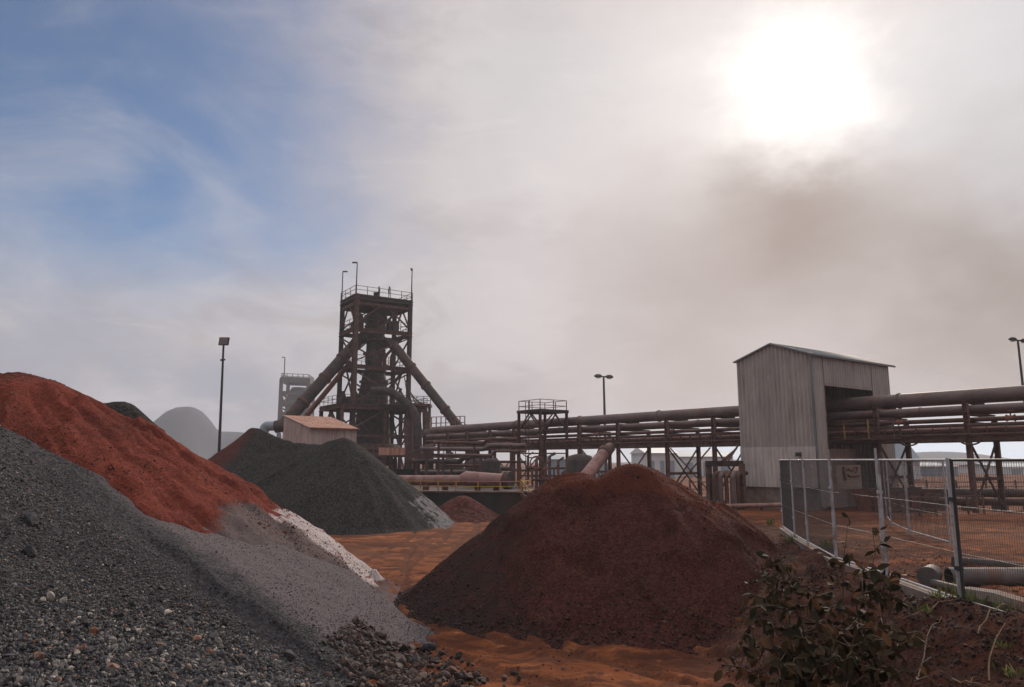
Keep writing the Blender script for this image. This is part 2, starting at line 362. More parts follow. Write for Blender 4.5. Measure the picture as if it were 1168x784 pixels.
colr = q.mix(q.sst(mid, .42, .30, 0, .5), colr, (.28, .105, .045))
colr = q.mix(q.sst(pat, .54, .66, 0, .6), colr, (.12, .055, .042))
colr = q.mix(q.sst(fine, .5, .72, 0, .55), colr, (.07, .028, .018))
ra_ = q.n('ShaderNodeAttribute'); ra_.attribute_name = 'rut'
colr = q.mix(q.m('MULTIPLY', q.sst(ra_.outputs['Fac'], .25, .8), q.sst(fine, .35, .6, .35, .8)), colr, (.07, .028, .018))
bk = q.n('ShaderNodeAttribute'); bk.attribute_name = 'bank'
soil = q.mix(q.sst(q.noise(co, 3.2, 8, .68, .5), .38, .64), (.028, .013, .010), (.07, .026, .018))
soil = q.mix(q.sst(q.noise(co, 34, 3, .6), .58, .72, 0, .6), soil, (.16, .09, .066))
colr = q.mix(q.sst(bk.outputs['Fac'], .2, .7), colr, soil)
nt.links.new(colr, bs.inputs['Base Color']); bs.inputs['Roughness'].default_value = 1; bs.inputs['Specular IOR Level'].default_value = .06
bp = q.n('ShaderNodeBump'); bp.inputs['Strength'].default_value = .75; bp.inputs['Distance'].default_value = .05
nt.links.new(q.m('ADD', q.m('MULTIPLY', streak, 1.0), q.m('MULTIPLY', fine, .55)), bp.inputs['Height']); nt.links.new(bp.outputs[0], bs.inputs['Normal'])
tag(obj('ground', gm, m), kind='structure')

def height_mesh(name, x0, x1, y0, y1, step, hf, mat, attrs=None, cut=-.04, rel=True):
    xs = np.arange(x0, x1 + step, step); ys = np.arange(y0, y1 + step, step); X, Y = np.meshgrid(xs, ys)
    g0 = ground_h(X, Y) if rel else 0 * X
    Z = hf(X, Y); keep = Z > g0 + cut
    idx = np.arange(X.size).reshape(X.shape)
    q4 = np.stack([idx[:-1, :-1], idx[:-1, 1:], idx[1:, 1:], idx[1:, :-1]], -1).reshape(-1, 4)
    k = keep.ravel(); q4 = q4[k[q4].any(1)]
    used = np.unique(q4); mp = np.full(X.size, -1); mp[used] = np.arange(len(used))
    P = np.stack([X, Y, np.maximum(Z, g0 - .25)], -1).reshape(-1, 3)[used]
    me = mesh_np(name, P, mp[q4])
    for nm, fn in (attrs or {}).items(): attr(me, nm, fn(P[:, 0], P[:, 1], P[:, 2]))
    return obj(name, me, mat)
HILL = M('hill_scrub', [(.05, .055, .07), (.075, .08, .095)], .02, rough=1, bump=0)
def hill_l(x, y):
    a = np.array(at(212, 466, 680)); b = np.array(at(262, 492, 720))
    z = (a[2] + 2) * np.exp(-(np.abs((x - a[0]) / 31) ** 3)) * np.exp(-((y - 680) / 60) ** 2)
    z = np.maximum(z, (b[2] + 1) * np.exp(-((x - b[0] + 6) / 80) ** 2) * np.exp(-((y - 720) / 60) ** 2))
    return z + fbm(x * .05, y * .05, 3, 4) * 1.2 - .8
tag(height_mesh('slag_hill', -520, -140, 520, 870, 4.0, hill_l, HILL, rel=False), kind='structure')
def hill_r(x, y):
    z = 9 * np.exp(-((x - 455) / 60) ** 2) * np.exp(-((y - 770) / 60) ** 2) + 6 * np.exp(-((y - 800) / 50) ** 2) * (1 + .5 * fbm(x * .012, y * .004, 3, 8)) * sst(x, 40, 260)
    return z - .8
tag(height_mesh('far_hills', 40, 860, 640, 880, 8.0, hill_r, HILL, rel=False), kind='structure')

# ------------------------------------------------------------------ stockpiles
def softplus(v, s): return s * np.logaddexp(0, v / s)
AX, AY, AH, AS = -13.0, 18.8, 6.55, .70
def pileA_raw(x, y):
    r = np.hypot(x - AX, (y - AY)); ph = np.arctan2(y - AY, x - AX)
    r2 = np.hypot(x - AX + np.clip(AX - x, 0, 9) * .9, y - AY)       # a crest that runs on to the left
    z = AH - AS * (np.sqrt(r2 ** 2 + 2.2) - .7)
    z = z + fbm(ph * 7, r * .25, 4, 21, .6) * .26 * sst(r, .8, 3)                  # run-out gullies down the slope
    z = z + fbm(ph * 26, r * .4, 3, 27, .6) * .085 * sst(r, 1.5, 4)
    z = z + fbm(x * .55, y * .55, 4, 22) * .22 + fbm(x * 2.2, y * 2.2, 3, 23) * .05
    # tongues where fresh ore slumped
    t = fbm(x * .75 + y * .3, y * .35 - x * .2, 4, 25); z = z + .12 * sst(t, -.03, .05) - .06
    t = fbm(x * 1.3 + y * .5, y * .55, 4, 28); z = z + .05 * sst(t, .05, .10)
    return z
def pileB_raw(x, y):
    y0 = np.interp(x, [-13, -9.5, -6.2, -4, -2], [15.3, 15.3, 17.2, 18.0, 16.8])
    z = 4.15 - .45 * (x + 11.1) + .09 * np.minimum(y - 15.4, 0) - .62 * np.maximum(0, y - y0) + .5 * sst(-x, 6.5, 10.5)
    z = np.minimum(z, 5.3)
    z = z - .35 * np.maximum(0, 7.2 - y)
    z = z + fbm(x * .4, y * .5, 3, 31) * .18 + fbm(x * 1.6, y * 1.9, 3, 32) * .06
    # an old load edge running down the slope
    d = (y - 13.2) + (x + 4.4) * .42 + fbm(x * .8, y * .8, 3, 35) * .25
    z = z + .16 * sst(d, -.08, .10) * sst(x, -8.0, -6.0) * (1 - sst(x, -3.0, -2.2))
    return toe(z - .06, .12)
def toe(v, s): return softplus(v, s) - .06 - .4 * sst(-v, 0, 1.2)
def pileA(x, y): return toe(pileA_raw(x, y), .10)
def A_phi(x, y): return np.degrees(np.arctan2(y - AY, x - AX))
def A_white(x, y, z):
    p = A_phi(x, y)
    return sst(p, -8, 3) * (1 - sst(z, 1.9, 2.8)) * sst(z, .05, .3) * .60
def A_grey(x, y, z):
    p = A_phi(x, y); q_ = sst(p, -78, -50) * (1 - sst(p, 2, 11)) * (1 - sst(z - 1.5 * sst(p, -42, -8), .7, 1.5))
    return q_ * .85 + (1 - sst(z, .12, .45)) * .6
tag(height_mesh('ore_pile', -26, -1.2, 8.5, 29, .085, pileA, RED, {'white': A_white, 'grey': A_grey}),
    'large red iron ore stockpile with a pale streak down its right flank', 'ore pile', 'ore stockpiles')
tag(height_mesh('gravel_pile', -20, 1.2, 4.0, 19, .085, pileB_raw, GREYGR, {'grey': lambda x, y, z: np.maximum(sst((y - 13.2) + (x + 4.4) * .42, -.6, 1.4) * .72, sst(z, 2.4, 3.8) * .45)}),
    'dark grey stony gravel bank in the left foreground, against the large red stockpile', 'gravel pile', 'ore stockpiles')
def pileT(x, y):   # dark tip behind the red crest
    c_ = at(128, 466, 27); r = np.hypot((x - c_[0]) / 1.2, y - 27)
    return c_[2] + .12 - 1.1 * np.maximum(r - .6, 0) + fbm(x * .6, y * .6, 3, 40) * .25
tag(height_mesh('ore_pile', -32, 0, 16, 40, .25, pileT, BLACKORE, {'white': lambda x, y, z: x * 0, 'grey': lambda x, y, z: x * 0}),
    'black ore pile whose tip just shows behind the crest of the large red stockpile', 'ore pile', 'ore stockpiles')
# middle dark red pile
mc = at(724, 531, 20.0); mc2 = at(656, 541, 20.2)
def cone(x, y, c_, s_, rnd): return c_[2] + s_ * rnd - s_ * np.sqrt(np.hypot(x - c_[0], y - c_[1]) ** 2 + rnd ** 2)
def pileM(x, y):
    ph = np.arctan2(y - mc[1], x - mc[0]); r = np.hypot(x - mc[0], y - mc[1])
    z = np.maximum(cone(x, y, (mc[0], mc[1], mc[2] + .03), .76, .85), cone(x, y, (mc2[0], mc2[1], mc2[2] + .02), .80, .9))
    z = z + fbm(ph * 8, r * .3, 4, 51, .6) * .15 * sst(r, .6, 2.2) + fbm(x * .7, y * .7, 4, 52) * .15 + fbm(x * 3, y * 3, 3, 53) * .03
    # slump scar below the summit with a raised lip
    d = r - 2.1 - .55 * fbm(ph * 2.2, r * 0 + 3, 3, 54); w = sst(-y, -mc[1] + .1, -mc[1] + .8)
    z = z - .26 * w * sst(d, .07, -.07) * sst(r, .4, 1.5)
    d2 = r - 3.3 - .9 * fbm(ph * 3.0, r * 0 + 5, 3, 55)
    z = z + .17 * w * sst(d2, .09, -.09) - .08 * w
    bw = np.hypot((x - mc[0] + 1.0) / 1.7, (y - mc[1] + 2.0) / 1.5) + .25 * fbm(x * 1.1, y * 1.1, 3, 58); z = z - .30 * (1 - sst(bw, .72, 1.0))
    d3 = r - 4.2 - 1.3 * fbm(ph * 4.0, r * 0 + 8, 3, 57); z = z + .10 * sst(d3, .08, -.08) - .05
    return toe(z, .07)
def M_grey(x, y, z): return (1 - sst(x, mc[0] - 4.2, mc[0] - .6)) * .52 + (1 - sst(z, .05, .8)) * .08  # middle pile toned greyer to the left, redder on top and right
tag(height_mesh('ore_pile', -4.5, 11, 12, 29, .06, pileM, DKRED, {'grey': M_grey, 'white': lambda x, y, z: sst(z, 1.7, 3.3) * .62 + .3 * sst(x, mc[0] + .2, mc[0] + 2.0) * sst(z, .4, 1.4)}),
    'dark red conical ore pile standing alone in the middle of the yard', 'ore pile', 'ore stockpiles')
# dark grey pile in front of the furnace
dc = at(393, 498, 43.0); dm = at(368, 505, 44.0); dl2 = at(335, 505, 46.0); dl = at(290, 489, 49.0)
def pileD(x, y):
    z = np.full_like(x, -9.0)
    R_ = [dc, dm, dl2, dl]
    for a, b in zip(R_[:-1], R_[1:]):      # a ridge with a wandering crest
        e = b - a; t = np.clip(((x - a[0]) * e[0] + (y - a[1]) * e[1]) / (e[0] ** 2 + e[1] ** 2), 0, 1)
        d = np.hypot(x - a[0] - e[0] * t, y - a[1] - e[1] * t); z = np.maximum(z, a[2] + e[2] * t + .80 * .3 - .80 * np.sqrt(d * d + .09))
    ph = np.arctan2(y - dc[1], x - dc[0]); r = np.hypot(x - dc[0], y - dc[1])
    z = z + fbm(ph * 8, r * .2, 4, 61, .6) * .28 * sst(r, 1, 4) + fbm(x * .45, y * .45, 4, 62) * .2 + fbm(x * 2, y * 2, 2, 63) * .04
    return toe(z, .1)
tag(height_mesh('ore_pile', -32, 1, 33, 60, .16, pileD, BLACKORE, {
    'white': lambda x, y, z: sst(np.degrees(np.arctan2(y - dc[1], x - dc[0])), -42, -22) * (1 - sst(z, 1.2, 2.4)) * .52,
    'grey': lambda x, y, z: np.exp(-((x + 19.3) / 2.6) ** 2) * sst(z, 2.2, 3.8) * .85}),
    'dark grey ore pile with a pointed crest in front of the blast furnace', 'ore pile', 'ore stockpiles')
sc_ = at(528, 566, 46.5)
tag(height_mesh('ore_pile', -12, 4, 38, 56, .2, lambda x, y: cone(x, y, (sc_[0], sc_[1], sc_[2]), .6, .4) + fbm(x * .8, y * .8, 3, 71) * .15, REDSM),
    'small brown red heap at the foot of the black retaining wall', 'ore pile', 'ore stockpiles')

# ------------------------------------------------------------------ stones
def ico():
    t = (1 + 5 ** .5) / 2
    v = np.array([(-1, t, 0), (1, t, 0), (-1, -t, 0), (1, -t, 0), (0, -1, t), (0, 1, t), (0, -1, -t), (0, 1, -t), (t, 0, -1), (t, 0, 1), (-t, 0, -1), (-t, 0, 1)], float)
    v /= np.linalg.norm(v[0])
    f = np.array([(0, 11, 5), (0, 5, 1), (0, 1, 7), (0, 7, 10), (0, 10, 11), (1, 5, 9), (5, 11, 4), (11, 10, 2), (10, 7, 6), (7, 1, 8), (3, 9, 4), (3, 4, 2), (3, 2, 6), (3, 6, 8), (3, 8, 9), (4, 9, 5), (2, 4, 11), (6, 2, 10), (8, 6, 7), (9, 8, 1)])
    return v, f
def subdiv(v, f):
    v = list(map(tuple, v)); cache = {}; nf = []
    def mid(a, b):
        k = (min(a, b), max(a, b))
        if k not in cache:
            p = (np.array(v[a]) + np.array(v[b])) / 2; v.append(tuple(p / np.linalg.norm(p))); cache[k] = len(v) - 1
        return cache[k]
    for a, b, c_ in f:
        x, y, z = mid(a, b), mid(b, c_), mid(c_, a); nf += [(a, x, z), (b, y, x), (c_, z, y), (x, y, z)]
    return np.array(v), np.array(nf)
IV0, IF0 = ico(); IV1, IF1 = subdiv(IV0, IF0); IV2, IF2 = subdiv(IV1, IF1)
def rock_shape(V, rng, cuts=7):
    P = V.copy()
    for _ in range(cuts):
        n = rng.normal(size=3); n /= np.linalg.norm(n); d = rng.uniform(.5, .85); k = P @ n
        P = P - np.outer(np.maximum(k - d, 0), n)
    return P * (1 + rng.normal(0, .03, (len(P), 1)))
def rand_rot(n, rng):
    q_ = rng.normal(size=(n, 4)); q_ /= np.linalg.norm(q_, axis=1)[:, None]; w, x, y, z = q_.T
    return np.stack([1 - 2 * (y * y + z * z), 2 * (x * y - z * w), 2 * (x * z + y * w), 2 * (x * y + z * w), 1 - 2 * (x * x + z * z), 2 * (y * z - x * w), 2 * (x * z - y * w), 2 * (y * z + x * w), 1 - 2 * (x * x + y * y)], -1).reshape(n, 3, 3)
STONE = None
def stone_mat(name, lo, hi, warm, pale):
    m = bpy.data.materials.new(name); m.use_nodes = True; nt = m.node_tree; q = G(nt); bs = nt.nodes['Principled BSDF']
    a = q.n('ShaderNodeAttribute'); a.attribute_name = 'tone'; co = q.n('ShaderNodeTexCoord').outputs['Object']
    r = q.n('ShaderNodeValToRGB'); nt.links.new(a.outputs['Fac'], r.inputs[0]); e = r.color_ramp.elements
    e[0].position = 0; e[0].color = lo + (1,); e[1].position = 1; e[1].color = pale + (1,)
    for p_, c_ in ((.62, hi), (.8, tuple(.5 * (x + y) for x, y in zip(hi, pale))), (.88, warm), (.94, hi), (.97, pale)): x = e.new(p_); x.color = c_ + (1,)
    r.color_ramp.interpolation = 'LINEAR'
    colr = q.mix(q.sst(q.noise(co, 18, 6, .65), .4, .66, 0, .6), r.outputs[0], tuple(x * .55 for x in lo))
    nt.links.new(colr, bs.inputs['Base Color']); bs.inputs['Roughness'].default_value = .75; bs.inputs['Specular IOR Level'].default_value = .22
    bp = q.n('ShaderNodeBump'); bp.inputs['Strength'].default_value = .4; bp.inputs['Distance'].default_value = .01
    nt.links.new(q.noise(co, 40, 6, .7), bp.inputs['Height']); nt.links.new(bp.outputs[0], bs.inputs['Normal']); return m
SLAG = stone_mat('slag_stone', (.014, .014, .017), (.085, .082, .09), (.24, .10, .05), (.40, .35, .31))
CLODM = stone_mat('soil_clod', (.014, .007, .006), (.038, .016, .012), (.055, .025, .016), (.10, .06, .045))
RUBM = stone_mat('dark_rubble_stone', (.022, .016, .016), (.062, .042, .039), (.10, .05, .035), (.17, .125, .11))
ORELUMP = stone_mat('red_ore_lump', (.05, .015, .011), (.11, .028, .018), (.13, .04, .025), (.16, .08, .06))
REDST = stone_mat('ore_stone', (.05, .022, .018), (.10, .045, .035), (.16, .075, .05), (.20, .15, .13))
def scatter(name, pts, sizes, mat, label, cat, tones, sub=0):
    rng = np.random.default_rng(len(pts)); V0, F0 = ((IV0, IF0), (IV1, IF1))[sub]
    shapes = np.array([rock_shape(V0, rng, 5) for _ in range(24)]); n = len(pts)
    S = shapes[rng.integers(0, 24, n)]; sc3 = np.stack([rng.uniform(.75, 1.35, n), rng.uniform(.6, 1.05, n), rng.uniform(.42, .85, n)], -1)
    P = np.einsum('nij,nvj->nvi', rand_rot(n, rng), S * sc3[:, None, :]) * sizes[:, None, None] + pts[:, None, :]
    k = V0.shape[0]; Fq = (F0[None] + (np.arange(n) * k)[:, None, None]).reshape(-1, 3)
    me = mesh_np(name, P.reshape(-1, 3), Fq, False); attr(me, 'tone', np.repeat(tones, k))
    o = obj(name, me, mat); tag(o, label, cat, kind='stuff'); return o
def on_pile(n, x0, x1, y0, y1, hf, rng, keep):
    x = rng.uniform(x0, x1, n); y = rng.uniform(y0, y1, n); z = hf(x, y); k = keep(x, y, z); return np.stack([x, y, z], -1)[k]
def topsurf(x, y): return np.maximum(np.maximum(pileB_raw(x, y), ground_h(x, y)), pileA(x, y) - .0)
# stones roll to the foot: large ones low, small ones high
rng = np.random.default_rng(5)
P1 = on_pile(400000, -12.5, .6, 5.5, 19, lambda x, y: np.maximum(pileB_raw(x, y), ground_h(x, y)), rng,
    lambda x, y, z: (pileB_raw(x, y) > np.maximum(pileA(x, y), ground_h(x, y) - .02) - .02) & (np.abs(x) < .78 * y + .4))
lowness = 1 - sst(P1[:, 2] + .16 * (P1[:, 1] - 9), .2, 2.6)
keep = rng.uniform(size=len(P1)) < (.40 + .5 * lowness) * (1 - .72 * sst((P1[:, 1] - 13.2) + (P1[:, 0] + 4.4) * .42, -.5, 1.6)); P1 = P1[keep]; lowness = lowness[keep]
finez = sst((P1[:, 1] - 13.2) + (P1[:, 0] + 4.4) * .42, -1.3, .3)
lowness = lowness * (1 - .75 * finez)
sz = np.exp(rng.normal(math.log(.0135), .38, len(P1))) * (1 + 1.45 * lowness) * (1 - .35 * finez)
bigk = rng.uniform(size=len(P1)) < .03 * lowness; sz[bigk] *= rng.uniform(1.5, 2.4, bigk.sum()); sz = np.minimum(sz, .085)
P1[:, 2] += sz * .25
tones = np.clip(rng.beta(1.3, 1.7, len(P1)) * .8 + rng.uniform(0, .5, len(P1)) * (rng.uniform(size=len(P1)) < .38), 0, 1)
tones = np.where(rng.uniform(size=len(P1)) < finez, .42 + tones * .3, tones)
scatter('gravel', P1, sz, SLAG, 'loose slag stones covering the grey gravel bank in the left foreground', 'gravel', tones)
# rubble run-out at the toe
P2 = on_pile(26000, -6.5, 1.4, 8.5, 15.0, lambda x, y: np.maximum(pileB_raw(x, y), ground_h(x, y)), rng,
    lambda x, y, z: (z < .5) & (rng.uniform(size=x.size) < np.exp(-((x + 1.75 - (12.8 - y) * .55) / .95) ** 2) * .8))
sz2 = np.minimum(np.exp(rng.normal(math.log(.035), .5, len(P2))), .12); P2[:, 2] += sz2 * .3
scatter('rubble', P2, sz2, RUBM, 'broken dark rubble spread along the toe of the gravel bank', 'rubble', rng.uniform(0, .9, len(P2)), 1)
# crumbs on the middle pile and yard
P3 = on_pile(30000, -4, 9, 13, 21, pileM, rng, lambda x, y, z: z > ground_h(x, y) - .02)
sz3 = np.minimum(np.exp(rng.normal(math.log(.011), .5, len(P3))) * (1 + 1.2 * (1 - sst(P3[:, 2], 0, 1.2))), .07)
scatter('ore_crumbs', P3, sz3, CLODM, 'small loose lumps on the dark red pile in the middle of the yard', 'ore lumps', rng.uniform(0, 1, len(P3)))
P6 = on_pile(60000, -13, -2, 10, 24, pileA, rng, lambda x, y, z: (z > pileB_raw(x, y)) & (z > .1) & (rng.uniform(size=x.size) < np.clip(.25 + 1.6 * fbm(x * .7, y * .7, 3, 93), .03, 1)))
sz6 = np.minimum(np.exp(rng.normal(math.log(.012), .5, len(P6))), .07)
scatter('ore_lumps', P6, sz6, ORELUMP, 'loose lumps of ore on the large red stockpile', 'ore lumps', rng.uniform(0, 1, len(P6)))
P4 = on_pile(26000, -4, 9.5, 9, 24, ground_h, rng, lambda x, y, z: (pileM(x, y) < z) & (rng.uniform(size=x.size) < .18 + .5 * sst(x, 3, 6.5)))
sz4 = np.minimum(np.exp(rng.normal(math.log(.012), .6, len(P4))), .085)
scatter('yard_pebbles', P4, sz4, ORELUMP, 'scattered pebbles on the red earth of the yard and bank', 'pebbles', rng.uniform(0, 1, len(P4)))
P5 = on_pile(60000, 2.6, 7.6, 6.0, 22, ground_h, rng, lambda x, y, z: (pileM(x, y) < z) & (rng.uniform(size=x.size) < .8 * sst(x, fence_x(y) - 3.4, fence_x(y) - 2.4) * (1 - sst(x, fence_x(y) - .3, fence_x(y) + .3)) * np.clip(fbm(x * .9, y * .9, 3, 91) * 1.5 + .6, .08, 1)))
sz5 = np.minimum(np.exp(rng.normal(math.log(.014), .55, len(P5))), .07)
scatter('soil_clods', P5, sz5, CLODM, 'crumbled dark soil clods on the bank below the wire fence', 'soil clods', np.clip(rng.beta(1.2, 2.2, len(P5)), 0, 1))
def hit(px, py, hf, y0=4.0, y1=40):
    d = ray(px, py)
    for Yv in np.arange(y0, y1, .02):
        p = CAM + d * (Yv / d[1])
        if p[2] <= float(hf(np.array([p[0]]), np.array([p[1]]))[0]): return p
    return p
rocks = [(36, 598, .16, .30, 'dark pyramid shaped rock, the largest high on the grey gravel bank'), (33, 634, .13, .25, 'dark rounded rock with a pale right side on the gravel bank below the pyramid rock'),
    (57, 683, .085, .99, 'cream coloured flat stone, upper of the pale stones at the left of the bank'), (72, 688, .065, .98, 'small cream wedge stone just right of the cream flat stone'), (49, 687, .06, .97, 'narrow pale stone just left of the cream flat stone'),
    (191, 701, .075, .98, 'cream stone lying alone in the middle of the gravel bank'), (107, 724, .085, .885, 'orange brown blocky stone low on the gravel bank'), (92, 743, .075, .90, 'yellow brown long stone low on the gravel bank'),
    (243, 730, .10, .50, 'bluish grey upright stone on the right of the gravel bank'), (224, 731, .075, .86, 'pinkish brown stone beside the bluish grey upright stone'), (127, 763, .085, .84, 'brown pink rounded stone at the bottom of the gravel bank'),
    (42, 751, .085, .85, 'flat pink stone near the bottom left of the gravel bank'), (252, 752, .10, .35, 'dark slab of slag near the foot of the gravel bank'), (64, 760, .07, .80, 'long grey brown stone at the bottom left of the gravel bank'),
    (490, 742, .15, .2, 'dark block of rubble at the tip of the gravel toe'), (474, 756, .13, .3, 'flat dark slab lying in the rubble at the gravel toe'), (440, 738, .11, .15, 'black lump under the right end of the gravel toe'),
    (330, 752, .14, .2, 'large dark lump half buried along the gravel toe')]
for px, py, s_, tn, lb in rocks:
    p = hit(px, py, topsurf, 5); rg = np.random.default_rng(px); Pm = rock_shape(IV2, rg, 9)
    Pm = np.einsum('ij,vj->vi', rand_rot(1, rg)[0], Pm * np.array([1.15, .85, .8])) * s_
    me = mesh_np('rock', Pm, IF2, False); attr(me, 'tone', np.full(len(Pm), tn)); o = obj('rock', me, SLAG); o.location = tuple(p + np.array([0, 0, s_ * .3])); tag(o, lb, 'rock', 'larger rocks on the gravel bank')

# ------------------------------------------------------------------ pipe rack
K = 1.2
R0 = np.array([17.3, 37.5]) * K; U = np.array([-.6, .8]); W = np.array([.8, .6])
def rk(t, s, z):   # a point on the rack: t metres along it, s across, z up
    q_ = R0 + U * t + W * s; return np.array([q_[0], q_[1], z])
T0, T1 = 17.0, -50.0
TS = lambda a: a * K
SW = 3.7
def rack_pipe(name, s, z, r, mat, label, t0=14.0, t1=-52.0, cat='pipe', flange=None, n=14, dz=0.0, sag=0.0):
    root = thing(name, label, cat, rk(t0 * -1 if False else -t0 * 0 + 0, s, z), 'pipes on the long pipe rack')
    mb = MB(); L = t0 - t1; pts = []
    for i in range(0, 45):
        t = t0 + (t1 - t0) * i / 44; pts.append(rk(-t, s, z + dz * (i / 44)))
    mb.tube(pts, r, n); obj('pipe_run', mb, mat, root)
    if flange:
        for t in np.arange(t0 - 2, t1, -flange):
            i = (t0 - t) / L; c_ = rk(-t, s, z + dz * i); u3 = np.array([U[0], U[1], 0])
            obj('flange', MB().tube([c_ - u3 * .05, c_ + u3 * .05], r * 1.16, n), mat, root)
    return root
# t is positive towards the camera in the pipe list (right end), negative to the furnace
def rack_pipe2(*a, **k): return rack_pipe(*a, **k)
rack_pipe('gas_main', 1.3, 5.93 * K, .345 * K, PIPE, 'thick grey brown gas main running along the top of the pipe rack', flange=9.5, n=24)
rack_pipe('pipeline', .55, 5.30 * K, .185 * K, PIPE, 'medium brown pipe directly below the thick gas main', flange=8.0, n=18)
rack_pipe('pipeline', 2.9, 5.28 * K, .15 * K, PIPE, 'medium pipe at the back of the rack level with the medium brown pipe', n=14)
rack_pipe('pipeline', .35, 4.82 * K, .095 * K, RUST, 'thin rusty pipe at the front of the middle rack tier', n=12)
rack_pipe('pipeline', 1.5, 4.86 * K, .11 * K, BEAM, 'thin brown pipe behind the front pipe of the middle rack tier', n=12)
rack_pipe('pipeline', 3.0, 4.62 * K, .10 * K, RUST, 'thin rusty pipe at the back of the middle rack tier', n=12)
rack_pipe('pipeline', .3, 4.42 * K, .075 * K, PINK, 'slender pinkish pipe above the lower rack beam', n=10)
rack_pipe('pipeline', 2.2, 4.34 * K, .13 * K, PIPE, 'brown pipe lying on the lower rack beams', n=12)
rack_pipe('pipeline', 3.25, 4.22 * K, .09 * K, RUST, 'thin pipe on the far edge of the lower rack tier', n=10)
tr = thing('cable_tray', 'long ladder cable tray along the front of the lower rack tier', 'cable tray', rk(0, -.12, 4.2 * K))
mb = MB(); 
for z in (4.17, 4.6): mb.bar(rk(-14, -.2, z * K), rk(50, -.2, z * K), .05, .09)
obj('side_rail', mb, BEAM, tr)
for t in np.arange(-13, 50, .9): obj('rung', MB().bar(rk(t, -.2, 4.17 * K), rk(t, -.2, 4.6 * K), .05 if int(t * 3) % 3 else .16, .05), RUST, tr)
for nm, s in (('front', 0.0), ('back', SW)):
    b = MB().ibeam(rk(-14, s, 3.98 * K), rk(50, s, 3.98 * K), .2, .30)
    tag(obj('rack_girder', b, BEAM, base=rk(0, s, 3.8 * K)), 'long brown steel girder along the %s of the pipe rack' % nm, 'girder', 'pipe rack girders')
# one portal, then copies
def make_portal():
    root = thing('pipe_support', 'x', 'pipe support', rk(0, 0, 0), 'steel portals carrying the pipe rack')
    top = 5.58 * K
    for s in (0, SW): obj('column', MB().ibeam(rk(0, s, -.3), rk(0, s, top if s == 0 else 5.0 * K), .24, .26), RUST if s else BEAM, root)
    for z in (5.60, 5.06, 4.66, 4.08):
        obj('crossbeam', MB().ibeam(rk(.02, -.25, z * K), rk(.02, SW + .2 if z < 5.5 else 2.6, z * K), .16, .17), RUST, root)
    obj('strut', MB().bar(rk(.06, 0, 4.75 * K), rk(.06, 1.1, 5.5 * K), .1), RUST, root)
    for a, b in (((0, 3.8), (SW, .75)), ((SW, 3.8), (0, .75))):
        obj('brace', MB().bar(rk(.05 if a[0] else -.05, a[0], a[1] * K), rk(.05 if a[0] else -.05, b[0], b[1] * K), .09, .09), RUST, root)
    obj('tie_beam', MB().bar(rk(0, 0, 2.15 * K), rk(0, SW, 2.15 * K), .14, .2), RUST, root)
    for s in (0, SW): obj('plinth', MB().box(rk(0, s, .35), (.9, .9, .9), (U[0], U[1], 0)), CONC, root)
    return root
portal = make_portal()
spots = [(-5.5, 'pipe support at the far right, its bracing framed beyond the wire fence'), (-1.4, 'pipe support standing just right of the shed opening'), (8.5, 'first pipe support to the left of the grey shed'), (12.2, 'second pipe support to the left of the grey shed'), (16.6, 'third pipe support to the left of the grey shed'), (20.6, 'fourth pipe support to the left of the shed, behind the pile summit'),
    (28.6, 'first pipe support to the left of the railed access platform'), (32.0, 'second pipe support to the left of the access platform'), (35.6, 'third pipe support to the left of the access platform'), (38.9, 'fourth pipe support left of the access platform, near the furnace'), (-9.6, 'pipe support at the right edge of the photo under the end of the gas main')]
for i, (t, lb) in enumerate(spots):
    o = portal if i == 0 else copy_tree(portal); q_ = R0 + U * TS(t); o.location = (q_[0], q_[1], max(0, float(ground_h(np.array([q_[0]]), np.array([q_[1]]))[0]) * .0)); o['label'] = lb
# in-line bracing bays left of the shed
for a, b, lb in ((12.2, 8.5, 'crossed bracing bay nearest the left side of the shed'), (20.6, 16.6, 'crossed bracing bay behind the summit of the middle pile')):
    mb = MB(); mb.bar(rk(TS(a) - .3, .02, 3.75 * K), rk(TS(b) + .3, .02, .9 * K), .08); mb.bar(rk(TS(a) - .3, -.08, .9 * K), rk(TS(b) + .3, -.08, 3.75 * K), .08)
    tag(obj('cross_brace', mb, RUST, base=rk(TS(a), 0, 1)), lb, 'bracing')

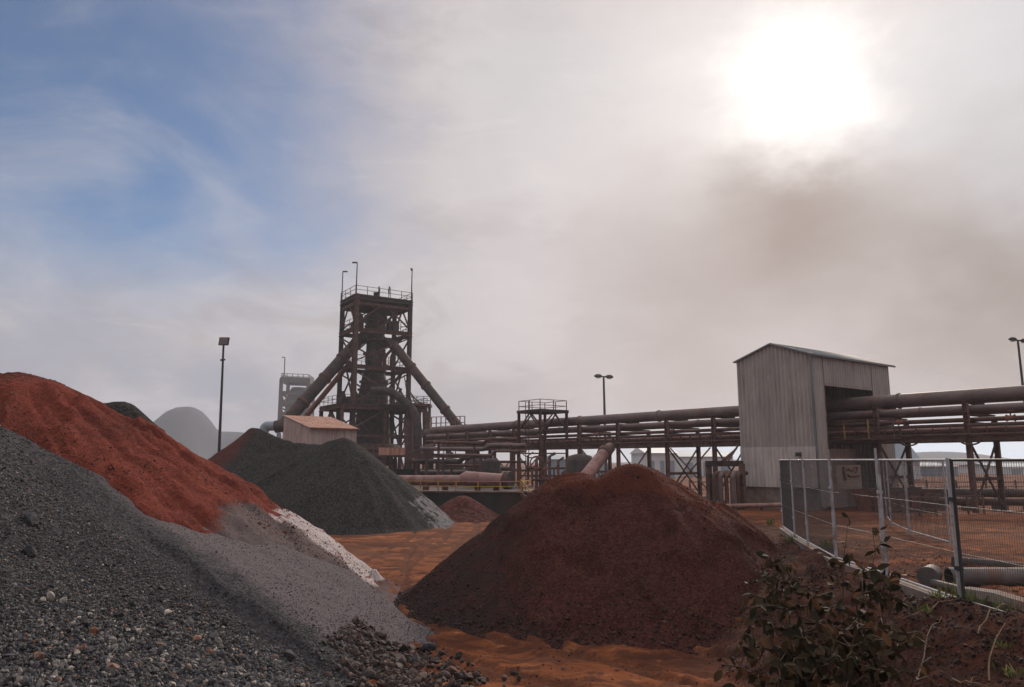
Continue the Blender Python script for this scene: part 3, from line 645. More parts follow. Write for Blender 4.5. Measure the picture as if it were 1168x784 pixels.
# small hoses, loops and valves hung on the rack
for i, (t, s, z, lb) in enumerate(((-3.6, -.3, 3.95 * K, 'small pipe loop hanging under the girder right of the shed'), (-6.8, -.3, 3.95 * K, 'small pipe loop hanging under the girder at the far right'), (31.0, -.35, 4.1 * K, 'drooping hose hanging from the rack left of the access platform'))):
    w_ = .55 if i < 2 else 1.9; dp = .32 if i < 2 else 1.1
    pts = [rk(t + w_ * math.cos(a), s, z - dp * math.sin(a)) for a in np.linspace(0, math.pi, 14)]
    tag(obj('hose', MB().tube(pts, .05, 8), RUST, base=pts[0]), lb, 'hose')
for i, (t, lb) in enumerate(((-8.6, 'valve on the thin pipe at the right edge of the rack'), (-3.0, 'valve on the thin pipe just right of the shed'), (14.4, 'valve on the thin pipe behind the summit of the middle pile'), (22.6, 'valve on the thin pipe just right of the access platform'))):
    root = thing('valve', lb, 'valve', rk(t, .3, 4.86 * K), 'valves on the pipe rack')
    obj('body', MB().tube([rk(t - .2, .3, 4.82 * K), rk(t - .1, .3, 4.82 * K), rk(t + .1, .3, 4.82 * K), rk(t + .2, .3, 4.82 * K)], [.2, .14, .14, .2], 12), RUSTRED, root)
    obj('stem', MB().tube([rk(t, .3, 4.86 * K), rk(t, .3, 5.12 * K)], .035, 8), DARKST, root)
    c_ = rk(t, .3, 5.12 * K); obj('handwheel', MB().tube([c_ + np.array([.17 * math.cos(a), .17 * math.sin(a), 0]) for a in np.linspace(0, 2 * math.pi, 17)], .022, 6, False), RUSTRED, root)

# ------------------------------------------------------------------ corrugated pipe house (the shed)
Cn = at(924, 404, 43.2); Cl = at(840, 414, 46.9); Cb = at(1012, 415, 48.6)
EZ = Cn[2]
an = (Cl - Cn)[:2]; bn = (Cb - Cn)[:2]
Cl2, Cb2 = Cn[:2] + an, Cn[:2] + bn; Cf2 = Cn[:2] + an + bn; Cn2 = Cn[:2]
La, Lb = np.linalg.norm(an), np.linalg.norm(bn); ad, bd = an / La, bn / Lb
RZ = at(880, 393, 45.1)[2]
shed = thing('pipe_house', 'tall grey corrugated shed with gabled roof that the pipes run through', 'shed', (Cn2[0], Cn2[1], .3))
ZB = at(885, 556, 45.0)[2]; ZM = at(885, 510, 45.0)[2]
gab = lambda t: EZ + (RZ - EZ) * (1 - abs(2 * t - 1)) - .03
mb = MB().sheet(Cl2, Cn2, ZM - .12, gab, .27, .06); obj('upper_wall', mb, CLAD, shed, None)
out = -bd * .05
mb = MB().sheet(Cl2 + out, Cn2 + out, ZB, ZM, .27, .06); obj('lower_wall', mb, CLADLOW, shed)['label'] = 'paler lower cladding with rust along its bottom edge'
def side_frac(px):   # where a photo column meets the side wall's plane
    d = ray(px, 480)[:2]; A_ = np.array([[d[0], -bd[0]], [d[1], -bd[1]]]); r_ = np.linalg.solve(A_, Cn2); return r_[1] / Lb
f1, f2 = side_frac(943), side_frac(998); zo = at(942, 440, 44.0)[2]
pp = lambda f: Cn2 + bn * f
mb = MB().sheet(pp(0), pp(f1), .9, EZ, .27, .06); mb.sheet(pp(f1), pp(f2), zo, EZ, .27, .06); mb.sheet(pp(f2), pp(1), .9, EZ, .27, .06)
obj('side_wall', mb, CLAD, shed)
mb = MB(); q0 = Cl2
mb.sheet(q0 + bn * f1, q0, .9, EZ, .27, .06); mb.sheet(q0 + bn * f2, q0 + bn * f1, zo, EZ, .27, .06); mb.sheet(q0 + bn, q0 + bn * f2, .9, EZ, .27, .06)
obj('side_wall', mb, CLAD, shed)
mb = MB().sheet(Cb2, Cf2, .5, gab, .27, .06); obj('back_wall', mb, CLAD, shed)
e3 = lambda p, z: np.array([p[0], p[1], z])
ov = .14; rd = (Cl2 + Cn2) / 2
mb = MB()
sl = (RZ - EZ) / (La / 2)
mb.slope(e3(Cn2 - ad * ov - bd * ov, EZ - sl * ov + .04), e3(Cb2 - ad * ov + bd * .6, EZ - sl * ov + .04), e3(rd + bn + bd * .6, RZ + .04), e3(rd - bd * ov, RZ + .04), .27, .06)
mb.slope(e3(Cf2 + ad * ov + bd * .6, EZ - sl * ov + .04), e3(Cl2 + ad * ov - bd * ov, EZ - sl * ov + .04), e3(rd - bd * ov, RZ + .04), e3(rd + bn + bd * .6, RZ + .04), .27, .06)
rf = obj('roof', mb, CLADROOF, shed)
mb = MB(); mb.bar(e3(Cn2 - ad * ov - bd * ov, EZ - sl * ov + .02), e3(rd - bd * ov, RZ + .02), .04, .10); mb.bar(e3(Cl2 + ad * ov - bd * ov, EZ - sl * ov + .02), e3(rd - bd * ov, RZ + .02), .04, .10)
obj('barge_board', mb, CLADROOF, rf)
obj('gutter', MB().bar(e3(Cn2 - ad * (ov + .05) - bd * ov, EZ - sl * ov), e3(Cb2 - ad * (ov + .05) + bd * .6, EZ - sl * ov), .1, .1), CLADROOF, rf)
for c_ in (Cn2, ): obj('corner_flashing', MB().bar(e3(c_ - ad * .03 - bd * .04, .9), e3(c_ - ad * .03 - bd * .04, EZ - .1), .12, .12), CLADROOF, shed)
mb = MB()
for f in (f1, f2): mb.bar(e3(pp(f) + ad * .12, 0), e3(pp(f) + ad * .12, zo), .2)
mb.bar(e3(pp(f1) + ad * .12, zo + .1), e3(pp(f2) + ad * .12, zo + .1), .2); obj('opening_frame', mb, RUST, shed)
mb = MB(); cc = (Cl2 + Cn2) / 2 + bd * .35
mb.box(e3(cc, ZB / 2 + .02), (La - .1, .4, ZB + .1), (ad[0], ad[1], 0)); obj('base_wall', mb, CONC, shed)
obj('inner_wall', MB().sheet(pp(.97) + ad * .9, Cn2 + ad * .9, 0, ZM - .2, .22, .03), CLADLOW, shed) if False else None
pv = Cn2 + ad * 1.05 - bd * .09; obj('wall_box', MB().box(e3(pv, ZM - .45), (.34, .12, .22), (ad[0], ad[1], 0)), DARKPOST, shed)
# pale inner partition seen below the pipes through the opening
obj('inner_partition', MB().sheet(pp(f1 + .02) + ad * 1.6, pp(f2 + .05) + ad * 1.6, .3, 3.6 * K, .24, .03), CLADPINK, shed)
# walkway in the opening
wk = thing('walkway', 'short walkway with worn yellow handrail at the mouth of the shed opening', 'walkway', rk(0, -.6, 4 * K))
wa, wb = rk(1.2, -.75, 4.03 * K), rk(-3.2, -.75, 4.03 * K)
obj('deck', MB().bar(wa, wb, .8, .12), RUST, wk)
mb = MB(); o3 = np.array([W[0], W[1], 0]) * -.38
for h in (.55, 1.1): mb.bar(wa + o3 + [0, 0, h], wb + o3 + [0, 0, h], .045)
obj('handrail', mb, BEAM, wk)
for i in range(4):
    p = wa + (wb - wa) * i / 3 + o3; obj('rail_post', MB().bar(p, p + [0, 0, 1.12], .06), YEL if i in (1, 2) else BEAM, wk)
# pipes in front of the shed base
for y_, lb in ((577, 'pink pipe crossing in front of the shed base, upper of the two'), (592, 'pink pipe low on the ground by the shed base')):
    a, b = at(805, y_ + 1, 44.2), at(896, y_ - 1, 42.8)
    root = thing('low_pipe', lb, 'pipe', (a + b) / 2, 'pink pipes by the shed base'); obj('pipe_run', MB().tube([a, b], .13, 12), PINK, root)
    for f in (.3, .7):
        p = a + (b - a) * f; obj('stand', MB().bar(p - [0, 0, p[2] + .1], p - [0, 0, .1], .12), RUST, root)
# manifold of upright pipes left of the shed
mf = thing('pipe_manifold', 'cluster of upright pipe bends under a frame just left of the shed', 'pipework', (*onz(828, 600, 0)[:2], 0))
fa, fb = at(806, 529, 45.0), at(846, 529, 46.2)
obj('frame_beam', MB().bar(fa, fb, .3, .34), DARKST, mf); obj('frame_beam', MB().bar(fa - [0, 0, .75], fb - [0, 0, .75], .2, .24), DARKST, mf)
for px in (808, 846): p = at(px, 529, 45.2); obj('frame_post', MB().bar([p[0], p[1], 0], p, .28), BEAM, mf)
for i, px in enumerate((814, 821, 828, 835, 841)):
    p = at(px, 540, 44.8); pts = [np.array([p[0], p[1], 0]), np.array([p[0], p[1], p[2] - .35])] + [np.array([p[0] + .35 * (1 - math.cos(a)), p[1] + .35 * (1 - math.cos(a)), p[2] - .35 + .35 * math.sin(a)]) for a in np.linspace(.2, math.pi / 2, 6)] + [np.array([p[0] + .8, p[1] + .8, p[2]])]
    obj('riser_pipe', MB().tube(pts, .17 if i % 2 else .13, 12), PIPE if i % 2 else RUST, mf)
for i in range(3):
    a = at(830 - 4 * i, 527, 46.5); b = at(842 - 1 * i, 508 + 2 * i, 47.2); obj('diagonal_pipe', MB().tube([a, b], .06, 10), RUST, mf)
# inclined chute rising out from behind the middle pile
a, b = at(664, 549, 46.0), at(690, 516, 48.6); b2 = at(699, 507, 49.6)
ch = thing('inclined_duct', 'pinkish inclined duct rising to the rack behind the middle pile', 'duct', (*a[:2], 0))
obj('duct_run', MB().tube([a + (a - b) * 1.6, b], .40, 18), PINK, ch); obj('collar', MB().tube([b - (b - a) * .06, b + (b - a) * .04], .47, 18), RUST, ch); obj('duct_top', MB().tube([b, b + (b2 - b) * .7], [.38, .3], 16), RUST, ch)

# ------------------------------------------------------------------ access platform
A0 = rk(TS(23.6), -1.2, 0)
ap = thing('access_platform', 'railed steel access platform on tall legs beside the pipe rack', 'platform', A0)
ZD = at(620, 470, A0[1])[2]; hw = 1.55
cn = [A0 + np.array([U[0] * i + W[0] * j, U[1] * i + W[1] * j, 0]) * hw for i, j in ((-1, -1), (1, -1), (1, 1), (-1, 1))]
for p in cn: obj('leg', MB().ibeam(p, p + [0, 0, ZD], .2, .2), RUST, ap)
mb = MB(); ctr = A0 + [0, 0, ZD]; mb.box(ctr, (2 * hw + .3, 2 * hw + .3, .26), (U[0], U[1], 0)); obj('deck', mb, DARKST, ap)
mb = MB()
for i in range(4):
    a, b = cn[i], cn[(i + 1) % 4]
    for h in (.5, 1.0): mb.bar(a + [0, 0, ZD + h], b + [0, 0, ZD + h], .05)
    for f in (0, .5): p = a + (b - a) * f; mb.bar(p + [0, 0, ZD], p + [0, 0, ZD + 1.0], .06)
obj('railing', mb, BEAM, ap)
mb = MB()
for i in range(4):
    a, b = cn[i], cn[(i + 1) % 4]; m_ = (a + b) / 2
    for p in (a, b): obj('knee_brace', MB().bar(p + [0, 0, ZD - 1.7], m_ + [0, 0, ZD - .15], .1), RUST, ap)
    for z in (2.2, 4.2): obj('tie', MB().bar(a + [0, 0, z], b + [0, 0, z], .1), RUST, ap)
mb = MB(); l0 = A0 + np.array([W[0], W[1], 0]) * -(hw + .25)
for s_ in (-.22, .22): mb.bar(l0 + np.array([U[0], U[1], 0]) * s_, l0 + np.array([U[0], U[1], 0]) * s_ + [0, 0, ZD + .9], .05)
for z in np.arange(.3, ZD, .3): mb.bar(l0 + np.array([U[0], U[1], 0]) * -.22 + [0, 0, z], l0 + np.array([U[0], U[1], 0]) * .22 + [0, 0, z], .03)
obj('ladder', mb, RUST, ap)
# valve station under it
vt = thing('valve_station', 'knot of small pipes and gauges under the access platform', 'pipework', A0 + [0, -1.5, 0])
for i, px in enumerate(np.linspace(602, 642, 9)):
    p = at(px, 560, A0[1] - 2 + (i % 3) * .6); top = at(px, 520 + (i * 37 % 23), A0[1] - 2)[2]
    pts = [np.array([p[0], p[1], 0]), np.array([p[0], p[1], top]), np.array([p[0] + .5, p[1] + .2, top + .3])]
    obj('riser_pipe', MB().tube(pts, .07 + .04 * (i % 3), 8), (RUST, RUSTRED, PIPE)[i % 3], vt)
for i, z in enumerate((1.0, 1.9, 2.9)): a = at(600, 540, A0[1] - 2.3); b = at(645, 540, A0[1] - 2.3); obj('header_pipe', MB().tube([[a[0], a[1], z], [b[0], b[1], z]], .09, 8), RUST, vt)
for px, py, r in ((612, 528, .55), (622, 540, .4)):
    c_ = at(px, py, A0[1] - 2.6); obj('pipe_loop', MB().tube([c_ + np.array([r * math.cos(a), 0, r * math.sin(a)]) for a in np.linspace(.3, 5.6, 20)], .06, 8), RUSTRED, vt)

# ------------------------------------------------------------------ blast furnace
YN = 100.0; YF = 104.6
Nn = at(407, 335, YN); Lc = at(391, 343, YF); Rc = at(468, 342, YF); DZ = Nn[2]
n2 = Nn[:2]; la = (Lc - Nn)[:2]; ra = (Rc - Nn)[:2]; ra = ra - la * (ra @ la) / (la @ la)
l2, r2, b2_ = n2 + la, n2 + ra, n2 + la + ra
ctr2 = (l2 + r2) / 2
bf = thing('blast_furnace', 'old rusty blast furnace tower of open steel floors with two sloping gas pipes', 'furnace', (ctr2[0], ctr2[1], 0))
corner = [n2, r2, b2_, l2]; cent = lambda p, k: ctr2 + (p - ctr2) * k
def V3(p, z): return np.array([p[0], p[1], z])
def zat(py): return at(407, py, YN)[2]
ZP = zat(514)      # working platform around the foot
for i, p in enumerate(corner):
    obj('column', MB().ibeam(V3(p, 0), V3(p, DZ), .62 if i == 0 else .52, .62 if i == 0 else .52), RUST if i == 0 else DARKST, bf)
floors = [(DZ, 'top'), (zat(372), ''), (zat(414), ''), (zat(461), '')]
for i, (z, _) in enumerate(floors):
    k = 1.06 if i < 3 else 1.55
    P = [V3(cent(p, k), z) for p in corner]
    fl = obj('floor', MB().add(P + [p - [0, 0, .22] for p in P], [(0, 1, 2, 3), (7, 6, 5, 4)] + [(j, j + 4, (j + 1) % 4 + 4, (j + 1) % 4) for j in range(4)]), DARKST, bf) if i in (0, 3) else None
    mb = MB()
    for j in range(4):
        a, b = P[j], P[(j + 1) % 4]; mb.ibeam(a - [0, 0, .5], b - [0, 0, .4], .36, .58)
    obj('edge_beams', mb, RUST if i else DARKST, bf)
    mb = MB()
    for j in range(4):
        a, b = P[j], P[(j + 1) % 4]
        for h in (.6, 1.15): mb.bar(a + [0, 0, h], b + [0, 0, h], .06)
        n = max(3, int(np.linalg.norm(b - a) / 1.7))
        for q_ in range(n): p = a + (b - a) * q_ / n; mb.bar(p, p + [0, 0, 1.15], .07)
    obj('railing', mb, BEAM if i == 0 else RUST, bf)
# second open grid under the top deck
mb = MB()
for f in (.25, .5, .75):
    mb.bar(V3(n2 + la * f, DZ - 1.3), V3(r2 + la * f, DZ - 1.3), .22, .3)
mb.bar(V3(n2, DZ - 1.3), V3(r2, DZ - 1.3), .3, .4); mb.bar(V3(l2, DZ - 1.3), V3(b2_, DZ - 1.3), .3, .4); mb.bar(V3(n2, DZ - 1.3), V3(l2, DZ - 1.3), .3, .4); mb.bar(V3(r2, DZ - 1.3), V3(b2_, DZ - 1.3), .3, .4)
obj('deck_grillage', mb, RUST, bf)
# bracing of the faces
lv = [0.3] + [z for z, _ in floors[::-1]]
for j in range(4):
    a, b = corner[j], corner[(j + 1) % 4]
    for i in range(len(lv) - 1):
        z0, z1 = lv[i] + .3, lv[i + 1] - 1.0
        for (p, q_) in ((a, b), (b, a)):
            if (i + j) % 2 == 0 and p is b and i > 0: 
                obj('brace', MB().bar(V3(p, z0), V3((p + q_) / 2, z1), .2), RUST, bf); continue
            obj('brace', MB().bar(V3(p, z0), V3(q_ if i != 3 else (p + q_) / 2, z1), .18), RUST, bf)
def zc(py): return at(430, py, ctr2[1])[2]
pcx = lambda px, dy=0: V3(at(px, 450, ctr2[1] + dy)[:2], 0)[:2]
c0 = pcx(426)
# shaft: hearth, bosh, stack, throat, hopper
obj('furnace_shell', MB().lathe(c0, [(2.1, 0), (2.1, 3.0), (2.6, 5.4), (2.6, 6.4), (2.1, zc(452)), (1.7, zc(430)), (1.3, zc(421)), (1.2, zc(384)), (1.5, zc(376)), (1.6, zc(372))], 28), DARKST, bf)
obj('hopper', MB().lathe(c0, [(1.1, zc(373)), (1.7, zc(368)), (1.7, zc(361)), (.9, zc(357)), (.4, zc(353))], 20), DARKST, bf)
for py in (446, 437, 425, 405, 390): obj('shell_band', MB().lathe(c0, [(1.45 + (2.2 - 1.45) * max(0, (py - 421)) / 30 + .22, zc(py)), (1.45 + (2.2 - 1.45) * max(0, (py - 421)) / 30 + .22, zc(py) + .25)], 24), RUST, bf)
# bustle pipe ring with tuyere stocks
zr = 5.2; mb = MB().tube([V3(c0, zr) + np.array([3.6 * math.cos(a), 3.6 * math.sin(a), 0]) for a in np.linspace(0, 2 * math.pi, 33)], .55, 12, False); obj('bustle_pipe', mb, RUST, bf)
for i in range(8):
    a = i * math.pi / 4 + .2; d = np.array([math.cos(a), math.sin(a), 0]); obj('tuyere_stock', MB().tube([V3(c0, zr - .4) + d * 3.5, V3(c0, zr - 1.8) + d * 3.2, V3(c0, zr - 2.3) + d * 2.0], .24, 8), DARKST, bf)
# legs under the wide lower floor and ring columns
P = [cent(p, 1.5) for p in corner]
for j in range(4):
    for f in (0, .5): p = P[j] + (P[(j + 1) % 4] - P[j]) * f; obj('lower_column', MB().ibeam(V3(p, 0), V3(p, floors[3][0] - .4), .45, .45), RUST if j != 1 else BEAM, bf)
mb = MB()
for j in range(4):
    a, b = P[j], P[(j + 1) % 4]; m_ = (a + b) / 2; z1 = floors[3][0] - .8
    for p in (a, b): mb.bar(V3(p, z1 - 3.4), V3(m_, z1), .2); 
    mb.bar(V3(a, z1 - 3.5), V3(b, z1 - 3.5), .22, .3)
obj('lower_bracing', mb, RUST, bf)
# curved stiffener ribs seen right of the shell
for k in (0, 1):
    c_ = at(463, 484, YN + 1.5); mb = MB(); rr_ = 3.0
    pts = [c_ + np.array([(-1 if k else 1) * (1.6 * math.sin(a)) * .7 + (0.9 if k else -.9), 0, rr_ * math.cos(a)]) for a in np.linspace(.2, math.pi - .2, 14)]
    obj('curved_rib', mb.tube(pts, .13, 8), RUST, bf)
# sloping gas pipes
def seg(pts, n=8):
    pts = [np.array(p, float) for p in pts]; out_ = [pts[0]]
    for i in range(1, len(pts) - 1):
        a, b, c_ = pts[i - 1], pts[i], pts[i + 1]; r_ = min(np.linalg.norm(b - a), np.linalg.norm(c_ - b)) * .45
        p0 = b + (a - b) / np.linalg.norm(a - b) * r_; p1 = b + (c_ - b) / np.linalg.norm(c_ - b) * r_
        for t in np.linspace(0, 1, n): out_.append(p0 * (1 - t) ** 2 + b * 2 * t * (1 - t) + p1 * t * t)
    return out_ + [pts[-1]]
Lp = [at(425, 381, 104.8), at(411, 386, 104.0), at(322, 486, 96), at(314, 487, 96), at(303, 487, 96), at(301, 498, 96)]
dl_ = obj('downcomer', MB().tube(seg(Lp[:4]), .82, 20), DARKST, bf)
for f in (.25, .48, .75): p = Lp[1] + (Lp[2] - Lp[1]) * f; d = (Lp[2] - Lp[1]) / np.linalg.norm(Lp[2] - Lp[1]); obj('collar', MB().tube([p - d * .14, p + d * .14], .95, 20), RUST, dl_)
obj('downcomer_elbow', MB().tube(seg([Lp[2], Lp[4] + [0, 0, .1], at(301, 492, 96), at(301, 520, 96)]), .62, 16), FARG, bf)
obj('downcomer', MB().tube([at(400, 413, 104), at(340, 486, 100)], .36, 14), RUSTRED, bf)
Rp = [at(428, 393, 104.8), at(447, 391, 103.8), at(524, 488, 99), at(526, 500, 99)]
dr_ = obj('downcomer', MB().tube(seg(Rp), .66, 20), DARKST, bf)
for f in (.3, .52, .8): p = Rp[1] + (Rp[2] - Rp[1]) * f; d = (Rp[2] - Rp[1]) / np.linalg.norm(Rp[2] - Rp[1]); obj('collar', MB().tube([p - d * .13, p + d * .13], .78, 20), RUST, dr_)
# big elbow main in front
obj('hot_blast_main', MB().tube(seg([at(424, 446, 98.5), at(446, 446, 98), at(476, 470, 97.5), at(477, 530, 97.5)], 10), .55, 20), DARKST, bf)
obj('hot_blast_main', MB().tube([at(486, 470, 98), at(487, 530, 98)], .5, 16), RUST, bf)
obj('hot_blast_main', MB().tube([at(466, 478, 98), at(466, 530, 98)], .55, 16), RUST, bf)
obj('stair_tower', (lambda mb: [mb.bar(at(px, 462, 101), V3(at(px, 462, 101)[:2], 0), .3) for px in (470, 479, 490)] and mb)(MB()), BEAM, bf)
mb = MB(); a, b = at(446, 461, 101), at(492, 463, 101); mb.bar(a, b, 2.6, .35); obj('side_gallery', mb, RUST, bf)
mb = MB(); 
for h in (.6, 1.15): mb.bar(a + [0, -1.2, h], b + [0, -1.2, h], .07)
for i in range(7): p = a + (b - a) * i / 6 + [0, -1.2, 0]; mb.bar(p, p + [0, 0, 1.15], .08)
for i in range(6):
    p = at(466 + i * 4, 461, 101); q_ = at(461 + i * 2, 428 + i * 6, 102); mb.bar(p, q_, .1)
obj('gallery_railing', mb, RUST, bf)
# diagonal stairs up the tower faces
for z0, z1 in ((floors[3][0], floors[2][0]), (floors[2][0], floors[1][0]), (floors[1][0], floors[0][0])):
    a = V3(n2 + ra * .45 + la * .1, z0); b = V3(n2 + ra * .95 + la * .1, z1 - .5); mb = MB(); off = np.array([la[0], la[1], 0]) / np.linalg.norm(la) * .7
    for o_ in (off * 0, off): mb.bar(a + o_, b + o_, .08, .25); mb.bar(a + o_ + [0, 0, 1], b + o_ + [0, 0, 1], .06)
    for i in range(14): p = a + (b - a) * i / 14; mb.bar(p, p + off, .25, .05)
    obj('stair_flight', mb, RUST, bf)
# floor clutter: valves, ducts and hoists on the floors
rg = np.random.default_rng(3)
for i in range(26):
    z = floors[[1, 2, 3, 3][i % 4]][0]; f, h_ = rg.uniform(.05, .95, 2); p = V3(n2 + ra * f + la * h_, z)
    if i % 3 == 0: obj('drum', MB().lathe(p[:2], [(.45, z), (.5, z + .2), (.5, z + rg.uniform(1, 2)), (.2, z + 2.2)], 12), DARKST, bf)
    elif i % 3 == 1: obj('duct_bend', MB().tube(seg([p, p + [0, 0, 1.9], p + [rg.uniform(-1.5, 1.5), rg.uniform(-.8, .8), 2.6]], 5), .2, 8), RUST, bf)
    else: obj('cabinet', MB().box(p + [0, 0, .7], (rg.uniform(.5, 1.1), .6, 1.4), (ra[0], ra[1], 0)), DARKST, bf)
for p, f, px, pyt, arm in ((l2, 0, 392, 310, 1), (n2, 0, 408, 300, -1), (r2, 0, 469, 309, 0)):
    zt = at(px, pyt, YN + (0 if arm == -1 else 4.6))[2]; top = V3(cent(p, 1.03), zt)
    lp = obj('lamp_mast', MB().tube([V3(cent(p, 1.03), DZ), top], [.10, .07], 8), DARKPOST, bf)
    d = np.array([.7 * (arm if arm else -.2), 0, .0])
    obj('lamp_head', MB().bar(top, top + d + ([0, 0, 0] if arm else [0, 0, .35]), .26, .16) if True else None, DARKPOST, lp)
# wide low platform around the foot
wp = thing('casting_platform', 'low working platform with handrail around the foot of the furnace', 'platform', (*at(470, 540, 92)[:2], 0))
a, b = at(392, 517, 92), at(520, 521, 92)
obj('deck', MB().bar(a - [6, 0, 0], b + [3, 0, 0], 6.0, .5), RUST, wp); mb = MB()
for h in (.6, 1.2): mb.bar(a + [0, -2.9, h], b + [3, -2.9, h], .08)
for i in range(13): p = a + (b - a + [3, 0, 0]) * i / 12 + [0, -2.9, 0]; mb.bar(p, p + [0, 0, 1.2], .09)
obj('railing', mb, BEAM, wp)
obj('deck_panel', MB().bar(at(432, 515, 88.8), at(462, 515, 88.8), .12, .9), CLADORANGE, wp)
for px in (400, 425, 450, 475, 500, 522): p = at(px, 524, 90.5); obj('support_post', MB().bar(V3(p[:2], 0), p, .5), DARKST, wp)
obj('under_wall', MB().box(V3(at(455, 540, 93)[:2], 1.0), (17, .5, 3.0), (1, 0, 0)), BLACKWALL, wp)

# people on the top deck
def person(loc, rot, label, pose):
    z = np.array
    J = {'pel': (0, 0, .95), 'sp': (0, 0, 1.15), 'ch': (0, .0, 1.38), 'nk': (0, .01, 1.52), 'hd': (0, .03, 1.62), 'ht': (0, .03, 1.74),
         'hl': (-.1, 0, .9), 'kl': (-.11, .02, .5), 'al': (-.12, -.01, .09), 'tl': (-.12, .15, .04), 'hr': (.1, 0, .9), 'kr': (.11, .03, .5), 'ar': (.12, -.01, .09), 'tr': (.12, .15, .04),
         'sl': (-.19, 0, 1.42), 'el': (-.23, .0, 1.14), 'wl': (-.22, .1, .9), 'fl': (-.22, .14, .81), 'sr': (.19, 0, 1.42), 'er': (.24, 0, 1.14), 'wr': (.22, .1, .9), 'fr': (.22, .14, .81)}
    J.update(pose)
    R = {'pel': .15, 'sp': .14, 'ch': .16, 'nk': .062, 'hd': .095, 'ht': .06, 'hl': .09, 'kl': .062, 'al': .045, 'tl': .04, 'hr': .09, 'kr': .062, 'ar': .045, 'tr': .04, 'sl': .075, 'el': .052, 'wl': .036, 'fl': .034, 'sr': .075, 'er': .052, 'wr': .036, 'fr': .034}
    E = [('pel', 'sp'), ('sp', 'ch'), ('ch', 'nk'), ('nk', 'hd'), ('hd', 'ht'), ('pel', 'hl'), ('hl', 'kl'), ('kl', 'al'), ('al', 'tl'), ('pel', 'hr'), ('hr', 'kr'), ('kr', 'ar'), ('ar', 'tr'), ('ch', 'sl'), ('sl', 'el'), ('el', 'wl'), ('wl', 'fl'), ('ch', 'sr'), ('sr', 'er'), ('er', 'wr'), ('wr', 'fr')]
    ks = list(J); me = bpy.data.meshes.new('person'); me.from_pydata([J[k] for k in ks], [(ks.index(a), ks.index(b)) for a, b in E], [])
    me.materials.append(WORK); o = bpy.data.objects.new('person', me); COL.objects.link(o); o.location = tuple(loc); o.rotation_euler = (0, 0, rot)
    sm = o.modifiers.new('skin', 'SKIN'); sm.use_smooth_shade = True
    for i, k in enumerate(ks): me.skin_vertices[0].data[i].radius = (R[k], R[k]); me.skin_vertices[0].data[i].use_root = (k == 'pel')
    o.modifiers.new('sub', 'SUBSURF').levels = 1; o.modifiers['sub'].render_levels = 2
    hx, hy, hz = J['hd']
    h = MB(); h.lathe((hx, hy), [(.155, hz + .055), (.12, hz + .06), (.118, hz + .11), (.09, hz + .16), (.03, hz + .185)], 16)
    me2 = bpy.data.meshes.new('hard_hat'); me2.from_pydata(h.v, [], h.f); me2.materials.append(HELM); oo = bpy.data.objects.new('hard_hat', me2); COL.objects.link(oo); oo.parent = o
    f = MB(); fl_ = IV1 * np.array([.07, .03, .09]) + np.array([hx, hy + .085, hz - .01]); f.add(fl_, [tuple(x) for x in IF1], True)
    me3 = bpy.data.meshes.new('face'); me3.from_pydata(f.v, [], f.f); me3.materials.append(SKIN); oo = bpy.data.objects.new('face', me3); COL.objects.link(oo); oo.parent = o
    return tag(o, label, 'person', 'people on the furnace top')
pz = DZ + .005
e_ = lambda px: (lambda p: (p[0], p[1], pz))(at(px, 335, YN + 3.2))
person(e_(432.5), math.radians(80), 'person standing upright on the furnace top deck beside a box, left of two', {})
person(e_(443.5), math.radians(-80), 'person on the furnace top deck raising a hand to the face, right of two', {'wr': (.1, .27, 1.5), 'fr': (.05, .2, 1.6), 'er': (.25, .16, 1.3), 'hd': (0, .07, 1.62), 'ht': (0, .08, 1.74)})
pb = e_(429.5); tag(obj('tool_chest', MB().box(np.array(pb) + [0, .2, .42], (.8, .7, .8)).box(np.array(pb) + [0, .2, .86], (.86, .76, .08)), DARKST, base=pb), 'dark chest standing by the left person on the furnace top', 'chest')

# far second furnace tower
YT = 400.0; ft = thing('furnace_tower', 'hazy far blast furnace tower seen behind the left sloping pipe', 'furnace', V3(at(340, 500, YT)[:2], 0))
q = [at(321, 432, YT), at(352, 432, YT + 6), at(358, 432, YT + 24), at(329, 432, YT + 18)]
zt = q[0][2]
for p in q: obj('column', MB().bar(V3(p[:2], 0), V3(p[:2], zt), 1.6), DARKST, ft)
for py in (433, 448, 459, 472, 486):
    z = at(321, py, YT)[2]; mb = MB()
    for i in range(4): mb.bar(V3(q[i][:2], z), V3(q[(i + 1) % 4][:2], z), 1.3, 1.8 if py != 433 else 2.8)
    obj('floor_beams', mb, DARKST, ft)
obj('top_deck', MB().add([V3(p[:2], zt) for p in q] + [V3(p[:2], zt - .6) for p in q], [(0, 1, 2, 3), (7, 6, 5, 4)] + [(j, j + 4, (j + 1) % 4 + 4, (j + 1) % 4) for j in range(4)]), DARKST, ft)
mb = MB()
for i in range(4):
    a, b = V3(q[i][:2], zt), V3(q[(i + 1) % 4][:2], zt)
    for h in (1.5, 2.9): mb.bar(a + [0, 0, h], b + [0, 0, h], .28)
    for f in np.linspace(0, .8, 5): p = a + (b - a) * f; mb.bar(p, p + [0, 0, 2.9], .28)
obj('railing', mb, DARKST, ft)
fc = at(341, 450, YT + 12)
obj('furnace_shell', MB().lathe(fc[:2], [(8, 0), (8, 14), (6.6, at(341, 470, YT)[2]), (5.8, at(341, 446, YT)[2]), (4, at(341, 440, YT)[2])], 20), DARKST, ft)
mb = MB()
for i in range(4):
    a, b = q[i][:2], q[(i + 1) % 4][:2]
    for z0, z1 in ((zt - 16, zt - 8.6), (zt - 22, zt - 16), (0.5, zt - 26)): mb.bar(V3(a, z0), V3(b, z1), .8); mb.bar(V3(b, z0), V3(a, z1), .8)
